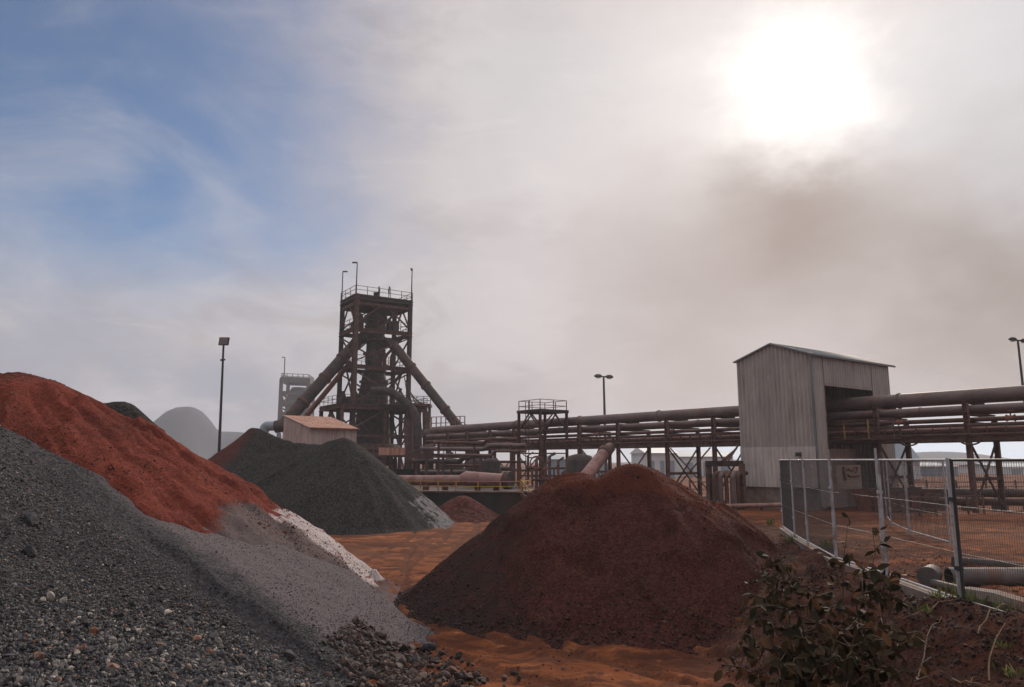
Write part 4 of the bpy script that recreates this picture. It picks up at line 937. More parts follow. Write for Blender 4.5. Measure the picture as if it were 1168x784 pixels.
obj('bracing', mb, DARKST, ft)
tp = at(325, 408, YT); obj('antenna_mast', MB().tube(seg([V3(at(324, 432, YT)[:2], zt), tp + [0, 0, .2], tp + [-1.7, 0, .1]], 5), .3, 8), DARKPOST, ft)

# dust catcher works between furnace and rack end
dw = thing('gas_cleaner', 'horizontal gas duct on a trestle at the foot of the right sloping pipe', 'duct', V3(at(505, 540, 96)[:2], 0))
a, b = at(486, 498, 96), at(545, 494, 93.5); obj('duct_run', MB().tube([a, b], 1.0, 20), DARKST, dw)
for px in (492, 512, 534): p = at(px, 505, 95.4); obj('trestle_leg', MB().bar(V3(p[:2], 0), p, .5), RUST, dw)
mb = MB(); a, b = at(492, 491, 94.5), at(530, 490, 94.5)
for h in (.1, .9, 1.7): mb.bar(a + [0, 0, h], b + [0, 0, h], .09)
for i in range(8): p = a + (b - a) * i / 7; mb.bar(p, p + [0, 0, 1.7], .1)
obj('railing', mb, BEAM, dw)
# clutter of service pipes below the rack near the furnace
specs = [(495, 590, 505, 62, .14, RUST), (480, 600, 512, 66, .2, PIPE), (500, 600, 519, 60, .12, BEAM), (470, 560, 526, 70, .24, DARKST), (510, 600, 531, 63, .11, RUST), (480, 585, 538, 68, .18, PIPE)]
for i, (x0, x1, y_, Yd, r_, mt) in enumerate(specs):
    lb = ['thin rusty service pipe just below the rack girder by the furnace', 'brown service pipe second below the rack girder by the furnace', 'thin brown service pipe in the middle of the pipework left of the platform', 'wide sooty service pipe behind the pipework near the furnace', 'thin rusty service pipe low in the pipework left of the platform', 'brown service pipe lowest of the pipework, just above the pink vessel'][i]
    root = thing('service_pipe', lb, 'pipe', V3(at((x0 + x1) / 2, y_, Yd)[:2], 0), 'service pipes near the furnace')
    a, b = at(x0, y_, Yd + 2), at(x1, y_ + 1, Yd - 2); obj('pipe_run', MB().tube(seg([a, a + (b - a) * .62, a + (b - a) * .66 + [0, 0, .35], b + [0, 0, .35]], 4), r_, 10), mt, root)
    for f in (.06, .5, .93): p = a + (b - a) * f; obj('post', MB().bar(V3(p[:2], 0), p - [0, 0, r_ * .8], .16), RUST, root)
for px, py, Yd, r_, h_, lb in ((545, 545, 66, 1.0, 2.2, 'dark round vessel under the rack left of the platform'), (560, 545, 62, .8, 1.9, 'squat dark vessel right of the round vessel under the rack'), (515, 545, 72, 1.2, 2.4, 'dark vessel nearest the furnace foot under the rack'), (662, 540, 60, 1.2, 2.6, 'dark vessel right of the access platform')):
    p = at(px, py, Yd); z0 = 0
    root = thing('vessel', lb, 'vessel', V3(p[:2], 0), 'upright vessels under the rack'); zt_ = at(px, py - 22, Yd)[2]
    obj('shell', MB().lathe(p[:2], [(r_, 0), (r_, zt_ - r_ * .5), (r_ * .8, zt_ - r_ * .15), (r_ * .3, zt_)], 20), DARKST, root); obj('nozzle', MB().tube([V3(p[:2], zt_ - .1), V3(p[:2], zt_ + .6)], .16, 8), RUST, root)
    obj('band', MB().lathe(p[:2], [(r_ * 1.04, zt_ * .55), (r_ * 1.04, zt_ * .55 + .15)], 20), RUST, root)
# grey silo drum and flat tank behind the rack
# pink vessel on the wall platform
pvz = at(520, 549, 52)
pvs = thing('pink_vessel', 'long pinkish pipe with a wider barrel lying above the black wall', 'pipe', V3(pvz[:2], 1.5))
a, b, c_, d_ = at(470, 548, 53), at(526, 548, 52), at(532, 546, 52), at(572, 548, 51.5)
obj('pipe_run', MB().tube([a - [3, 0, 0], b], .36, 18), PINK, pvs); obj('barrel', MB().tube([b - [.05, 0, 0], b + (c_ - b) * .6, c_, d_, d_ + [.12, 0, 0]], [.36, .46, .52, .44, .36], 20), PINK, pvs)
p = at(580, 548, 51.8); obj('end_flange', MB().tube([at(576, 548, 51.6), at(583, 548, 51.4)], .62, 20), DARKST, pvs)
for px in (486, 508, 545, 566): p = at(px, 552, 52); obj('saddle', MB().box(V3(p[:2], p[2] - .45), (.4, .7, .9)), RUST, pvs)
# black retaining wall with yellow rail and stair
ZW = at(540, 562, 48.5)[2]
rw = thing('retaining_wall', 'black stained retaining wall below the yellow handrail', 'wall', V3(at(540, 590, 48.5)[:2], 0))
wp_ = [at(440, 562, 49.5)[:2], at(520, 562, 48.5)[:2], at(596, 564, 48.0)[:2], at(606, 564, 52)[:2]]
mb = MB()
for a, b in zip(wp_[:-1], wp_[1:]): mb.bar(V3(a, ZW / 2 - .1), V3(b, ZW / 2 - .1), .5, ZW + .2)
obj('wall_body', mb, BLACKWALL, rw); mb = MB()
for a, b in zip(wp_[:-1], wp_[1:]): mb.bar(V3(a, ZW + .06), V3(b, ZW + .06), .62, .1)
obj('coping', mb, BEAM, rw)
obj('platform_fill', MB().box(V3(at(525, 560, 60)[:2], ZW / 2 - .12), (12, 21, ZW)), DARKST, rw)
hr = thing('handrail', 'low worn yellow handrail along the top of the black wall', 'railing', V3(wp_[1], ZW))
mb = MB()
for a, b in zip(wp_[:-1], wp_[1:]):
    for h in (.3, .62): mb.bar(V3(a, ZW + h + .1), V3(b, ZW + h + .1), .05)
obj('rails', mb, YEL, hr)
for a, b in zip(wp_[:-1], wp_[1:]):
    n = max(2, int(np.linalg.norm(b - a) / 1.1))
    for i in range(n): p = a + (b - a) * i / n; obj('post', MB().bar(V3(p, ZW + .1), V3(p, ZW + .74), .06), YEL, hr)
stt = thing('steps', 'short steel steps with yellow rails at the right end of the black wall', 'steps', V3(at(610, 590, 47.5)[:2], 0))
s0, s1 = V3(at(594, 562, 47.5)[:2], ZW + .05), V3(at(616, 590, 47)[:2], .05)
for i in range(8): p = s0 + (s1 - s0) * i / 7; obj('tread', MB().box(p, (.3, .9, .05), (1, 0, 0)), RUST, stt)
for o_ in (-.45, .45): obj('stringer', MB().bar(s0 + [0, o_, 0], s1 + [0, o_, 0], .06, .2), RUST, stt); obj('rail', MB().tube([s0 + [0, o_, .8], s1 + [0, o_, .8]], .035, 8), YEL, stt); obj('rail_post', MB().bar(s0 + [0, o_, 0], s0 + [0, o_, .82], .06), YEL, stt); obj('rail_post', MB().bar(s1 + [0, o_, 0], s1 + [0, o_, .82], .06), YEL, stt)
# hut behind the dark pile
Hn, Hl, Hr = at(354, 490, 62), at(324, 479, 65.0), at(407, 488, 64.5)
ha, hb = (Hl - Hn)[:2], (Hr - Hn)[:2]; hb = hb - ha * (hb @ ha) / (ha @ ha) * 0
hz = Hn[2] + .1; hz2 = Hl[2] + .3
hut = thing('conveyor_house', 'rusted corrugated hut with an orange roof behind the dark grey pile', 'hut', V3(Hn[:2], 0))
h2 = Hn[:2]
obj('end_wall', MB().sheet(h2 + ha, h2, 0, lambda t: hz2 + (hz - hz2) * t, .22, .03), CLADPINK, hut)
obj('side_wall', MB().sheet(h2, h2 + hb, 0, hz, .22, .03), CLADPINK, hut)
obj('back_wall', MB().sheet(h2 + hb + ha, h2 + ha, 0, hz2, .22, .03), CLADPINK, hut); obj('end_wall', MB().sheet(h2 + hb, h2 + hb + ha, 0, lambda t: hz + (hz2 - hz) * t, .22, .03), CLADPINK, hut)
hv = lambda p, z: np.array([p[0], p[1], z]); had, hbd = ha / np.linalg.norm(ha), hb / np.linalg.norm(hb)
obj('roof', MB().slope(hv(h2 - had * .2 - hbd * .15, hz + .03), hv(h2 + hb - had * .2 + hbd * .15, hz + .03), hv(h2 + hb + ha + hbd * .15, hz2 + .1), hv(h2 + ha - hbd * .15, hz2 + .1), .22, .03), CLADORANGE, hut)
obj('eave_trim', MB().bar(hv(h2 - had * .22 - hbd * .15, hz), hv(h2 + hb - had * .22 + hbd * .15, hz), .08, .14), RUSTRED, hut)

# ------------------------------------------------------------------ lamp posts
def flood(px, top_y, bot_px, Yd, label, head):
    top = at(px, top_y, Yd); base = onz(0, 0, 0) if False else at(bot_px, 525, Yd)
    gz = float(ground_h(np.array([base[0]]), np.array([base[1]]))[0])
    b = top + (base - top) * ((top[2] - gz) / max(.1, top[2] - base[2])); 
    root = thing('lamp_post', label, 'lamp post', b, 'lamp posts')
    s_ = Yd / 55
    obj('pole', MB().tube([b, top], [.13 * s_, .075 * s_], 10), DARKPOST, root)
    if head == 'panel':
        c_ = top + [.02, 0, .3]; mb = MB(); t_ = .5
        P = [c_ + np.array([sx * .36 + sz * .1, sy * .10 - sz * .18, sz * .27]) for sz in (-1, 1) for sy in (-1, 1) for sx in (-1, 1)]
        mb.add(P, [(0, 2, 3, 1), (4, 5, 7, 6), (0, 1, 5, 4), (2, 6, 7, 3), (0, 4, 6, 2), (1, 3, 7, 5)])
        hd = obj('lamp_head', mb, DARKPOST, root); obj('lamp_glass', MB().add([p + np.array([0, -.012, -.004]) + (c_ - p) * .14 for p in (P[0], P[1], P[5], P[4])], [(0, 1, 2, 3)]), LENS, hd)
        obj('bracket', MB().bar(top - [.16, 0, 1.15], top + [.2, 0, -1.1], .14, .12), DARKPOST, root)
    else:
        obj('crossarm', MB().bar(top + [-.5 * s_, 0, .05], top + [.45 * s_, 0, .02], .08 * s_), DARKPOST, root)
        for k in (-1, 1):
            c_ = top + np.array([k * .42 * s_, -.05, .1 if k < 0 else -.02])
            hd = obj('lamp_head', MB().tube([c_ - [.3 * s_, 0, -.03], c_ - [.1 * s_, 0, -.05], c_ + [.15 * s_, 0, .03], c_ + [.3 * s_, 0, -.02]], [.06 * s_, .15 * s_, .15 * s_, .07 * s_], 10), DARKPOST, root)
            obj('lamp_glass', MB().box(c_ - [0, 0, .13 * s_], (.3 * s_, .2 * s_, .05 * s_)), LENS, hd)
flood(255, 394, 249.5, 55, 'dark lamp post with a square floodlight rising behind the left stockpile', 'panel')
flood(688.5, 430, 691, 118, 'slender far lamp post with twin heads behind the pipe rack', 'twin')
flood(1161, 389, 1176, 58, 'dark twin head lamp post at the right edge beyond the gas main', 'twin')

# ------------------------------------------------------------------ mesh fence
FP = [(6.66, 8.5), (6.62, 11.17), (6.78, 13.68), (6.84, 15.88), (7.41, 18.77), (7.82, 20.7), (8.45, 23.3)]
FLAB = ['wire fence panel with dark frame at the right edge of the photo', 'tall wire fence panel between the two nearest doubled posts', 'wire fence panel behind the tallest twigs of the bush', 'wire fence panel fourth from the right edge', 'narrow looking wire fence panel second from the far end', 'farthest wire fence panel, nearest the shed']
def fence_panel(a, b, label, dark=False, h=2.08, group='wire fence panels along the bank', step=.05, tall=.02):
    a = np.array(a); b = np.array(b); L = np.linalg.norm(b - a); d = (b - a) / L; za, zb_ = [float(ground_h(np.array([p[0]]), np.array([p[1]]))[0]) for p in (a, b)]
    za = zb_ = None
    z0 = EYE - h
    a3, b3 = V3(a + d * .05, z0), V3(b - d * .05, z0); d3 = np.array([d[0], d[1], 0])
    root = thing('fence_panel', label, 'fence', V3((a + b) / 2, z0), group); fm = DARKPOST if dark else GALV
    hb_ = .05
    for p, ext in ((a3, tall), (b3, 0.02)): obj('post', MB().tube([p - [0, 0, .06], p + [0, 0, h + ext]], .024, 8), fm, root)
    for z in (h, hb_): obj('rail', MB().tube([a3 + [0, 0, z], b3 + [0, 0, z]], .02, 8), fm, root)
    mb = MB(); n = int(L / step)
    for i in range(1, n): p = a3 + (b3 - a3) * i / n; mb.tube([p + [0, 0, hb_], p + [0, 0, h]], .0034, 3, False)
    for z in np.arange(.2, h, .15): mb.tube([a3 + [0, 0, z], b3 + [0, 0, z]], .0026, 3, False)
    for z in (.72, 1.40): mb.tube([a3 + [0, 0, z], b3 + [0, 0, z]], .005, 5, False)
    obj('wire_mesh', mb, WIRE, root)
    for z in (.5, 1.5): obj('clamp', MB().box(b3 + d3 * .05 + [0, 0, z], (.12, .07, .06), d3), fm, root)
    return root
for i in range(6): fence_panel(FP[i], FP[i + 1], FLAB[i], dark=(i == 0), step=.05, tall=.22 if i in (2, 3) else .03)
IN = [(11.35, 19.4), (12.0, 22.6), (13.0, 25.6), (14.3, 28.4)]
for i, lb in enumerate(('inner wire fence panel nearest the camera inside the compound', 'inner wire fence panel in the middle of the inner row', 'inner wire fence panel farthest off, toward the pipe supports')): fence_panel(IN[i], IN[i + 1], lb, h=2.15, group='inner wire fence panels', step=.1)
# concrete kerb under the fence
mb = MB()
for a, b in zip(FP[:-1], FP[1:]): mb.bar(V3(np.array(a) + [-.02, 0], EYE - 2.2), V3(np.array(b) + [-.02, 0], EYE - 2.2), .2, .24)
tag(obj('kerb_beam', mb, CONC, base=(6.6, 12, 1.4)), 'weathered concrete kerb beam under the wire fence', 'kerb')
# sign hung behind the mesh
sa = at(953.5, 531, 15.6); sr = at(981, 531, 15.9)
SG = M('faded_sign_board', [(.20, .16, .14), (.25, .205, .18)], 6, rough=.7, stain=(.2, .12, .09, .5), sscale=5, bump=.05)
SGI = M('brown_sign_ink', [(.10, .06, .048), (.13, .075, .06)], 9, rough=.8, bump=0)
SGG = M('grey_sign_ink', [(.20, .18, .175), (.24, .21, .2)], 9, rough=.8, bump=0)
sx = (sr - sa)[:2] * 1.0; SWD = np.linalg.norm(sx); sxd = sx / SWD; sn = np.array([sxd[1], -sxd[0]])
SH = .50
sgn = thing('sign', 'faded beige sign with a brown emblem hung inside the wire fence', 'sign', V3(sa[:2], sa[2] - SH))
def SP(u, v, o=0.0): p = sa[:2] + sxd * SWD * u + sn * o; return V3(p, sa[2] - SH * v)
def plate(u0, v0, u1, v1, o0, o1):
    P = [SP(u0, v0, o0), SP(u1, v0, o0), SP(u1, v1, o0), SP(u0, v1, o0), SP(u0, v0, o1), SP(u1, v0, o1), SP(u1, v1, o1), SP(u0, v1, o1)]
    return MB().add(P, [(0, 1, 2, 3), (7, 6, 5, 4), (0, 4, 5, 1), (1, 5, 6, 2), (2, 6, 7, 3), (3, 7, 4, 0)])
bd_ = obj('board', plate(0, 0, 1, 1, 0, .012), SG, sgn)
obj('lower_strip', plate(.08, .70, .98, .98, .013, .017), FARW, bd_) if False else obj('lower_strip', plate(.08, .70, .98, .98, .013, .017), SG, bd_)
def stroke(pts, w):
    mb = MB(); mb.tube([SP(u, v, .02) for u, v in seg2(pts)], SWD * w / 2, 6); return mb
def seg2(pts): return [(p[0], p[1]) for p in seg([np.array([a, b, 0]) for a, b in pts], 6)]
obj('emblem', stroke([(.27, .05), (.27, .3), (.31, .62)], .09), SGI, bd_)
obj('emblem', stroke([(.38, .22), (.44, .1), (.56, .22), (.66, .2), (.72, .06), (.84, .08), (.84, .22), (.74, .3)], .05), SGI, bd_)
obj('emblem', stroke([(.42, .38), (.5, .46), (.62, .47), (.78, .46), (.9, .43)], .05), SGI, bd_)
mb = MB()
for i in range(7): P = plate(.2 + i * .09, .8, .26 + i * .09, .87, .018, .0195); mb.add(P.v, P.f)
obj('worn_text', mb, SGG, bd_)
# pipes and timber lying behind the fence
def ground_pipe(pts, r, mat, lb, hollow=True):
    root = thing('loose_pipe', lb, 'pipe', pts[0], 'pipes lying behind the fence')
    obj('pipe_wall', MB().tube(pts, r, 20, cap=not hollow), mat, root)
    if hollow:
        obj('pipe_bore', MB().tube([p for p in pts], r * .86, 20, False), DARKST, root); d = (np.array(pts[1]) - np.array(pts[0])); d /= np.linalg.norm(d)
        c_ = np.array(pts[0]); up = np.array([0, 0, 1.0]); x = np.cross(d, up); V = []
        for k in range(20): a = 2 * math.pi * k / 20; o_ = x * math.cos(a) + up * math.sin(a); V += [c_ + o_ * r, c_ + o_ * r * .86]
        obj('pipe_rim', MB().add(V, [(2 * k, 2 * ((k + 1) % 20), 2 * ((k + 1) % 20) + 1, 2 * k + 1) for k in range(20)]), mat, root)
    return root
GP = M('grey_rubber_pipe', [(.06, .055, .056), (.10, .088, .086), (.15, .125, .12)], 1.5, rough=.65, stain=(.14, .07, .05, .7), sscale=2, bump=.15)
def gz(px, py): return onz(px, py, 1.45)
a, b = gz(1083, 668), gz(1215, 668); ground_pipe([a + [0, 0, .15], b + [0, 0, .15]], .15, GP, 'thick grey brown pipe lying on the earth behind the dark fence panel')
a, b = gz(1088, 648), gz(1165, 650); ground_pipe([a + [0, 0, .11], b + [0, 0, .02]], .12, DARKST, 'black pipe lying farther back behind the dark fence panel', False)
a, b = gz(1065, 671), gz(1104, 679); ground_pipe([a + [0, 0, .08], b + [0, 0, .05]], .07, GP, 'short thin grey pipe lying just behind the nearest fence post', False)
c_ = gz(1060, 668); root = thing('pipe_ring', 'round grey pipe end standing on edge behind the fence', 'pipe', c_); obj('pipe_wall', MB().tube([c_ + [0, 0, .14], c_ + [.3, .4, .14]], .16, 20), GP, root); obj('end_rim', MB().tube([c_ + [-.02, -.02, .14], c_ + [.03, .04, .14]], .175, 20), GP, root)
a, b = gz(1105, 686), gz(1180, 706); tag(obj('timber', MB().tube([a + [0, 0, .1], a + (b - a) * .5 + [0, 0, .12], b + [0, 0, .1]], [.12, .15, .14], 7, smooth=False), CONC, base=a), 'weathered grey timber lying at the foot of the dark fence panel', 'timber')
# rusty box and plinth beyond the fence
p = onz(1028, 585, .7); rb = thing('steel_skip', 'rust brown steel skip beyond the fence right of the shed', 'skip', p)
obj('skip_body', MB().add([p + np.array(v) for v in ((-1.9, -.7, 0), (1.5, -.7, 0), (1.5, .9, 0), (-1.9, .9, 0), (-2.2, -.9, 1.25), (1.8, -.9, 1.25), (1.8, 1.1, 1.25), (-2.2, 1.1, 1.25))], [(3, 2, 1, 0), (0, 1, 5, 4), (1, 2, 6, 5), (2, 3, 7, 6), (3, 0, 4, 7)]), RUSTRED, rb)
mb = MB(); 
for k in range(6): x = -1.9 + k * .68; mb.bar(p + [x, -.78, 0], p + [x - .05, -.95, 1.2], .09)
mb.bar(p + [-2.25, -.93, 1.27], p + [1.85, -.93, 1.27], .12); mb.bar(p + [-2.25, 1.12, 1.27], p + [1.85, 1.12, 1.27], .12); obj('skip_ribs', mb, RUST, rb)

for i, (px0, px1, Yd, lb) in enumerate(((1008, 1120, 36, 'nearer rusty guard rail beyond the fence right of the shed'), (1040, 1200, 58, 'farther rusty guard rail beyond the pipe supports at the right'))):
    gr = thing('guard_rail', lb, 'railing', onz(px0, 590, .6), 'guard rails beyond the fence'); a, b = at(px0, 560, Yd), at(px1, 560, Yd + 2); zg = .6 if i == 0 else .3
    for h in (.6, 1.2): obj('rail', MB().bar(V3(a[:2], zg + h), V3(b[:2], zg + h), .06), BEAM, gr)
    for k in range(7): p = a + (b - a) * k / 6; obj('post', MB().bar(V3(p[:2], zg - .3), V3(p[:2], zg + 1.22), .08), BEAM, gr)
for i, (y_, Yd, r_, lb) in enumerate(((572, 44, .22, 'brown pipe on low sleepers beyond the fence, nearer of two'), (562, 52, .3, 'dark pipe on low sleepers beyond the fence, farther of two'))):
    a, b = at(1052, y_, Yd), at(1230, y_ + 1, Yd - 1); root = thing('sleeper_pipe', lb, 'pipe', V3(a[:2], 0), 'pipes on sleepers'); obj('pipe_run', MB().tube([a, b], r_, 14), (RUST, DARKST)[i], root)
    for k in range(5): p = a + (b - a) * (k + .5) / 5; obj('sleeper', MB().box(V3(p[:2], (p[2] - r_) / 2), (.35, 1.0, p[2] - r_)), CONC, root)
# ------------------------------------------------------------------ far buildings
def warehouse(px0, px1, ytop, Yd, depth, roof_h, wm, rm, label):
    a, b = at(px0, ytop, Yd), at(px1, ytop, Yd); z = a[2]; x0, x1 = a[0], b[0]
    root = thing('warehouse', label, 'building', ((x0 + x1) / 2, Yd, 0), 'far buildings')
    mb = MB().box(((x0 + x1) / 2, Yd + depth / 2, z / 2), (x1 - x0, depth, z)); w_ = obj('wall', mb, wm, root)
    P = [(x0 - .4, Yd - .4, z), (x1 + .4, Yd - .4, z), (x1 + .4, Yd + depth + .4, z), (x0 - .4, Yd + depth + .4, z), (x0 - .4, Yd + depth / 2, z + roof_h), (x1 + .4, Yd + depth / 2, z + roof_h)]
    obj('roof', MB().add(P, [(0, 1, 5, 4), (2, 3, 4, 5), (0, 4, 3), (1, 2, 5), (3, 2, 1, 0)]), rm, root)
    for k in range(3):
        xx = x0 + (x1 - x0) * (k + .5) / 3; obj('door', MB().box((xx, Yd - .06, min(z * .35, 2)), ((x1 - x0) * .14, .1, min(z * .7, 4))), FARG, w_ if False else root)
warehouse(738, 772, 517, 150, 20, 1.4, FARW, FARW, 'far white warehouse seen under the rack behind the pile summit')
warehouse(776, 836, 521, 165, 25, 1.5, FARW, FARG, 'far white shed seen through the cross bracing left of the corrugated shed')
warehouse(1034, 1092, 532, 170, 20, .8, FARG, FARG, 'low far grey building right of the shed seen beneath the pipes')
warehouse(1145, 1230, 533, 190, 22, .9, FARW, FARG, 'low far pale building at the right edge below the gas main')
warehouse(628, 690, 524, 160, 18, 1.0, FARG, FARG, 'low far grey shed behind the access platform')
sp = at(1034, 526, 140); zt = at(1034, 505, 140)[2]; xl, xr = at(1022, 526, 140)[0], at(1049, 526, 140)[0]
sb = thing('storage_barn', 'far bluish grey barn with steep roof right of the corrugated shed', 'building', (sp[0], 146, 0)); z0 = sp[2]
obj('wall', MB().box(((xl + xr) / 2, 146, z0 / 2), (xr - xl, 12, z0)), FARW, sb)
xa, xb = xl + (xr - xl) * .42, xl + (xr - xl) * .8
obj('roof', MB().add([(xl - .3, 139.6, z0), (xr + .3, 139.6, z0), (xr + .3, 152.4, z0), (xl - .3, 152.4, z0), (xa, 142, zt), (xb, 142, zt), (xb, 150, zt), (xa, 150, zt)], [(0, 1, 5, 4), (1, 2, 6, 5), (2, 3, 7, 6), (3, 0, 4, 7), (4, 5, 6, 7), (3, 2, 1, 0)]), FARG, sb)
# low post and rail line across the far yard
pr = thing('yard_fence', 'distant post and rail fence across the yard beyond the pipe supports', 'fence', (30, 75, 0)); mb = MB()
for z in (.7, 1.4): mb.bar((18, 75, z), (75, 75, z), .1)
obj('rails', mb, BEAM, pr)
for x in np.arange(18, 76, 3.0): obj('post', MB().bar((x, 75, -.1), (x, 75, 1.6), .14), BEAM, pr)

# ------------------------------------------------------------------ plants
def leaf_mat(name, a, b, dry):
    m = bpy.data.materials.new(name); m.use_nodes = True; nt = m.node_tree; q = G(nt); bs = nt.nodes['Principled BSDF']
    t = q.n('ShaderNodeAttribute'); t.attribute_name = 'tone'
    colr = q.mix(q.sst(t.outputs['Fac'], .1, .7), a, b); colr = q.mix(q.sst(t.outputs['Fac'], .84, .9), colr, dry)
    nt.links.new(colr, bs.inputs['Base Color']); bs.inputs['Roughness'].default_value = .75; bs.inputs['Specular IOR Level'].default_value = .15
    tr_ = q.n('ShaderNodeBsdfTranslucent'); nt.links.new(colr, tr_.inputs[0]); mx_ = q.n('ShaderNodeMixShader'); mx_.inputs[0].default_value = .18
    nt.links.new(bs.outputs[0], mx_.inputs[1]); nt.links.new(tr_.outputs[0], mx_.inputs[2]); nt.links.new(mx_.outputs[0], nt.nodes['Material Output'].inputs[0]); return m
LEAF = leaf_mat('dark_leaves', (.017, .016, .009), (.055, .038, .02), (.12, .06, .03))
WEED = leaf_mat('weed_leaves', (.07, .10, .03), (.15, .17, .05), (.28, .20, .06))
BARK = M('twig_bark', [(.05, .035, .025), (.09, .06, .045)], 12, rough=.9, bump=.2)
STRAW = M('dry_twig', [(.13, .085, .055), (.2, .13, .085)], 9, rough=.9, bump=.15)
def leaf_mesh(name, P, Dv, Nv, Ls, Ws, tones):
    """pointed, folded leaves: position, direction, normal, length, width"""
    n = len(P); S = np.cross(Dv, Nv); S /= np.linalg.norm(S, axis=1)[:, None] + 1e-9; N2 = np.cross(S, Dv)
    prof = [(0, 0), (.22, .36), (.5, .5), (.78, .32), (1.0, 0)]; rows = []
    for f, w in prof:
        cpt = P + Dv * (Ls * f)[:, None] - N2 * (Ls * .22 * f * f)[:, None]
        if w == 0: rows.append(cpt)
        else: rows += [cpt - S * (Ws * w)[:, None] + N2 * (Ws * .25 * w)[:, None], cpt, cpt + S * (Ws * w)[:, None] + N2 * (Ws * .25 * w)[:, None]]
    V = np.stack(rows, 1); k = V.shape[1]
    tri = [(0, 1, 2), (0, 2, 3), (10, 8, 7), (10, 9, 8)]; qd = []
    for r_ in (1, 4):
        qd += [(r_, r_ + 3, r_ + 4), (r_, r_ + 4, r_ + 1), (r_ + 1, r_ + 4, r_ + 5), (r_ + 1, r_ + 5, r_ + 2)]
    Fc = np.array(tri + qd); Fq = (Fc[None] + (np.arange(n) * k)[:, None, None]).reshape(-1, 3)
    me = mesh_np(name, V.reshape(-1, 3), Fq, True); attr(me, 'tone', np.repeat(tones, k)); return me
def bush(name, base, stems, label, seed, leaf_len, mat, bark, n_leaf):
    rg = np.random.default_rng(seed); root = thing(name, label, 'bush', base); mb = MB(); LP = []; LD = []
    for tip, r_, side in stems:
        tip = np.array(tip); b0 = np.array(base) + np.append(rg.uniform(-.12, .12, 2), 0); m1 = (b0 * .45 + tip * .55) + np.append((tip - b0)[:2] * -.12, .12)
        ts = np.linspace(0, 1, 16); pts = [b0 * (1 - t) ** 2 + m1 * 2 * t * (1 - t) + tip * t * t + rg.normal(0, .012, 3) for t in ts]
        mb.tube(pts, [r_ * (1 - .85 * t) for t in ts], 6, False)
        for t_i in range(5, 16):
            for _ in range(side):
                p = pts[t_i]; ln = rg.uniform(.12, .36) * (1.15 - ts[t_i] * .75); d = rg.normal(size=3); d[2] = abs(d[2]) * .3 + .1; d /= np.linalg.norm(d); e = p + d * ln; e2 = e + d * ln * .3 - np.array([0, 0, ln * .25])
                mb.tube([p, e, e2], [.006, .004, .002], 4, False)
                for f in np.linspace(.3, 1, n_leaf):
                    q_ = p + (e - p) * min(1, f * 1.2) if f < .8 else e2; LP.append(q_); dd = d * .5 + rg.normal(0, .55, 3) - np.array([0, 0, .55]); LD.append(dd / np.linalg.norm(dd))
        for _ in range(5): LP.append(pts[-1 - _ // 2]); dd = rg.normal(0, .6, 3) + [0, 0, -.3]; LD.append(dd / np.linalg.norm(dd))
    obj('branches', mb, bark, root)
    LP = np.array(LP); LD = np.array(LD); n = len(LP); Nv = rg.normal(size=(n, 3)) + np.array([0, -.3, 1.0]); Nv /= np.linalg.norm(Nv, axis=1)[:, None]
    Ls = leaf_len * rg.uniform(.5, 1.15, n); me = leaf_mesh('foliage', LP - wloc(root), LD, Nv, Ls, Ls * rg.uniform(.42, .6, n), rg.uniform(0, 1, n)); obj('foliage', me, mat, root); return root
bb = at(948, 830, 5.2); gzb = float(ground_h(np.array([bb[0]]), np.array([bb[1]]))[0]); bb[2] = gzb
tips = [(945, 700, 5.3, .02, 3), (905, 668, 5.2, .016, 3), (878, 640, 5.3, .013, 3), (862, 690, 5.1, .012, 2), (836, 742, 5.0, .010, 1), (850, 725, 5.1, .012, 2), (893, 648, 5.4, .012, 2), (930, 680, 5.0, .016, 3), (960, 640, 5.5, .014, 3),
    (985, 650, 5.3, .014, 3), (1000, 600, 5.6, .012, 1), (966, 590, 5.5, .010, 0), (1008, 660, 5.2, .013, 3), (1030, 720, 5.1, .013, 2), (1055, 733, 4.9, .011, 1), (1010, 735, 5.0, .014, 3), (975, 715, 5.0, .016, 3), (915, 730, 5.0, .015, 3), (888, 755, 4.9, .013, 3), (870, 660, 5.4, .010, 2), (990, 690, 5.6, .014, 3), (960, 760, 4.9, .014, 3), (1000, 765, 5.0, .014, 3), (930, 765, 5.0, .014, 3)]
bush('shrub', bb, [(at(px, py, Yd), r_, s_) for px, py, Yd, r_, s_ in tips], 'dark leafy shrub in the right foreground in front of the wire fence', 3, .092, LEAF, BARK, 4)
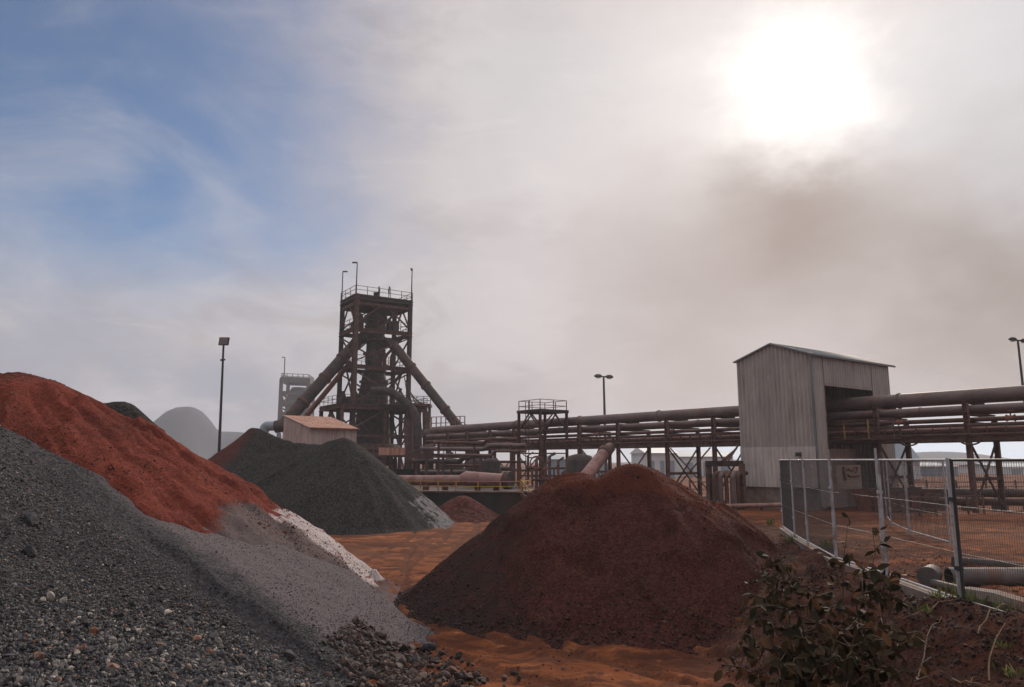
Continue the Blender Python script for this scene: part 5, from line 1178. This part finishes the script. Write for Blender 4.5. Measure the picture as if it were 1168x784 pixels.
# weeds on the bank
def weed(px, py, z, n, h, lb, mat=WEED):
    p = onz(px, py, z); p[2] = float(ground_h(np.array([p[0]]), np.array([p[1]]))[0]); rg = np.random.default_rng(px)
    P = p + np.stack([rg.normal(0, .07, n), rg.normal(0, .07, n), np.zeros(n)], -1); Dv = rg.normal(0, .45, (n, 3)); Dv[:, 2] = rg.uniform(.5, 1.2, n); Dv /= np.linalg.norm(Dv, axis=1)[:, None]
    Nv = rg.normal(size=(n, 3)); Ls = h * rg.uniform(.4, 1.1, n); me = leaf_mesh('weed', P - p, Dv, Nv / np.linalg.norm(Nv, axis=1)[:, None], Ls, Ls * .10 + .006, rg.uniform(0, 1, n))
    o = obj('weed', me, mat); o.location = tuple(p); tag(o, lb, 'weed', 'weeds along the fence')
for a in ((1108, 695, 1.45, 60, .26, 'bright green weed tuft at the foot of the doubled fence post'), (1090, 676, 1.45, 40, .2, 'green weed tuft behind the kerb left of the doubled fence post'), (1062, 676, 1.45, 30, .18, 'yellow green weed beside the round pipe end'), (1148, 702, 1.45, 40, .2, 'green weed growing through the dark fence panel'), (1075, 712, 1.2, 30, .16, 'yellowish weed on the dark soil below the kerb'), (1058, 718, 1.2, 26, .14, 'small yellow weed left of the yellowish weed on the soil'),
          (880, 618, .6, 50, .3, 'yellow green weed on the bank at the right foot of the middle pile'), (905, 640, .9, 40, .24, 'dull weed on the bank below the far end of the fence'), (946, 640, 1.3, 50, .26, 'dry weed at the kerb near the middle of the fence'), (1145, 752, 1.2, 30, .12, 'small green weed in the lower right corner'), (1160, 772, 1.2, 30, .14, 'low green blades at the bottom right edge')): weed(*a)
# fallen twigs and dry stalks on the bank soil
tw = [((1045, 748), (1075, 722), 'pale bent twig lying on the soil right of the shrub'), ((1040, 722), (1092, 715), 'thin straight twig on the soil below the kerb'), ((1118, 750), (1160, 728), 'arched brown twig in the lower right'), ((1125, 770), (1150, 742), 'curved dry stalk in the lower right corner'), ((1085, 762), (1128, 770), 'greenish thin stalk on the soil near the bottom edge'), ((1058, 690), (1030, 705), 'light twig on the soil just below the kerb')]
for i, (a, b, lb) in enumerate(tw):
    a, b = onz(*a, 1.15), onz(*b, 1.2); N_ = 9; rg = np.random.default_rng(i); pts = []
    for t in np.linspace(0, 1, N_):
        p = a + (b - a) * t; p[2] = float(ground_h(np.array([p[0]]), np.array([p[1]]))[0]) + .02 + math.sin(t * math.pi) * (.10 if i in (2, 3) else .03); pts.append(p + rg.normal(0, .008, 3))
    mb = MB().tube(pts, [.011 - .007 * t for t in np.linspace(0, 1, N_)], 6)
    mb.tube([pts[4], pts[4] + np.array([.06, .05, .05]), pts[4] + np.array([.14, .08, .04])], [.006, .004, .002], 5)
    tag(obj('twig', mb, STRAW, base=pts[0]), lb, 'twig', 'fallen twigs on the bank')

# ------------------------------------------------------------------ haze
hz_m = bpy.data.materials.new('haze'); hz_m.use_nodes = True; nt = hz_m.node_tree; nt.nodes.clear()
pvn = nt.nodes.new('ShaderNodeVolumePrincipled'); pvn.inputs['Color'].default_value = (.84, .86, .96, 1); pvn.inputs['Density'].default_value = .00045; pvn.inputs['Anisotropy'].default_value = .25
mo = nt.nodes.new('ShaderNodeOutputMaterial'); nt.links.new(pvn.outputs[0], mo.inputs['Volume'])
tag(obj('haze', MB().box((0, 0, 28.3), (1960, 1960, 59.4)), hz_m), kind='stuff')
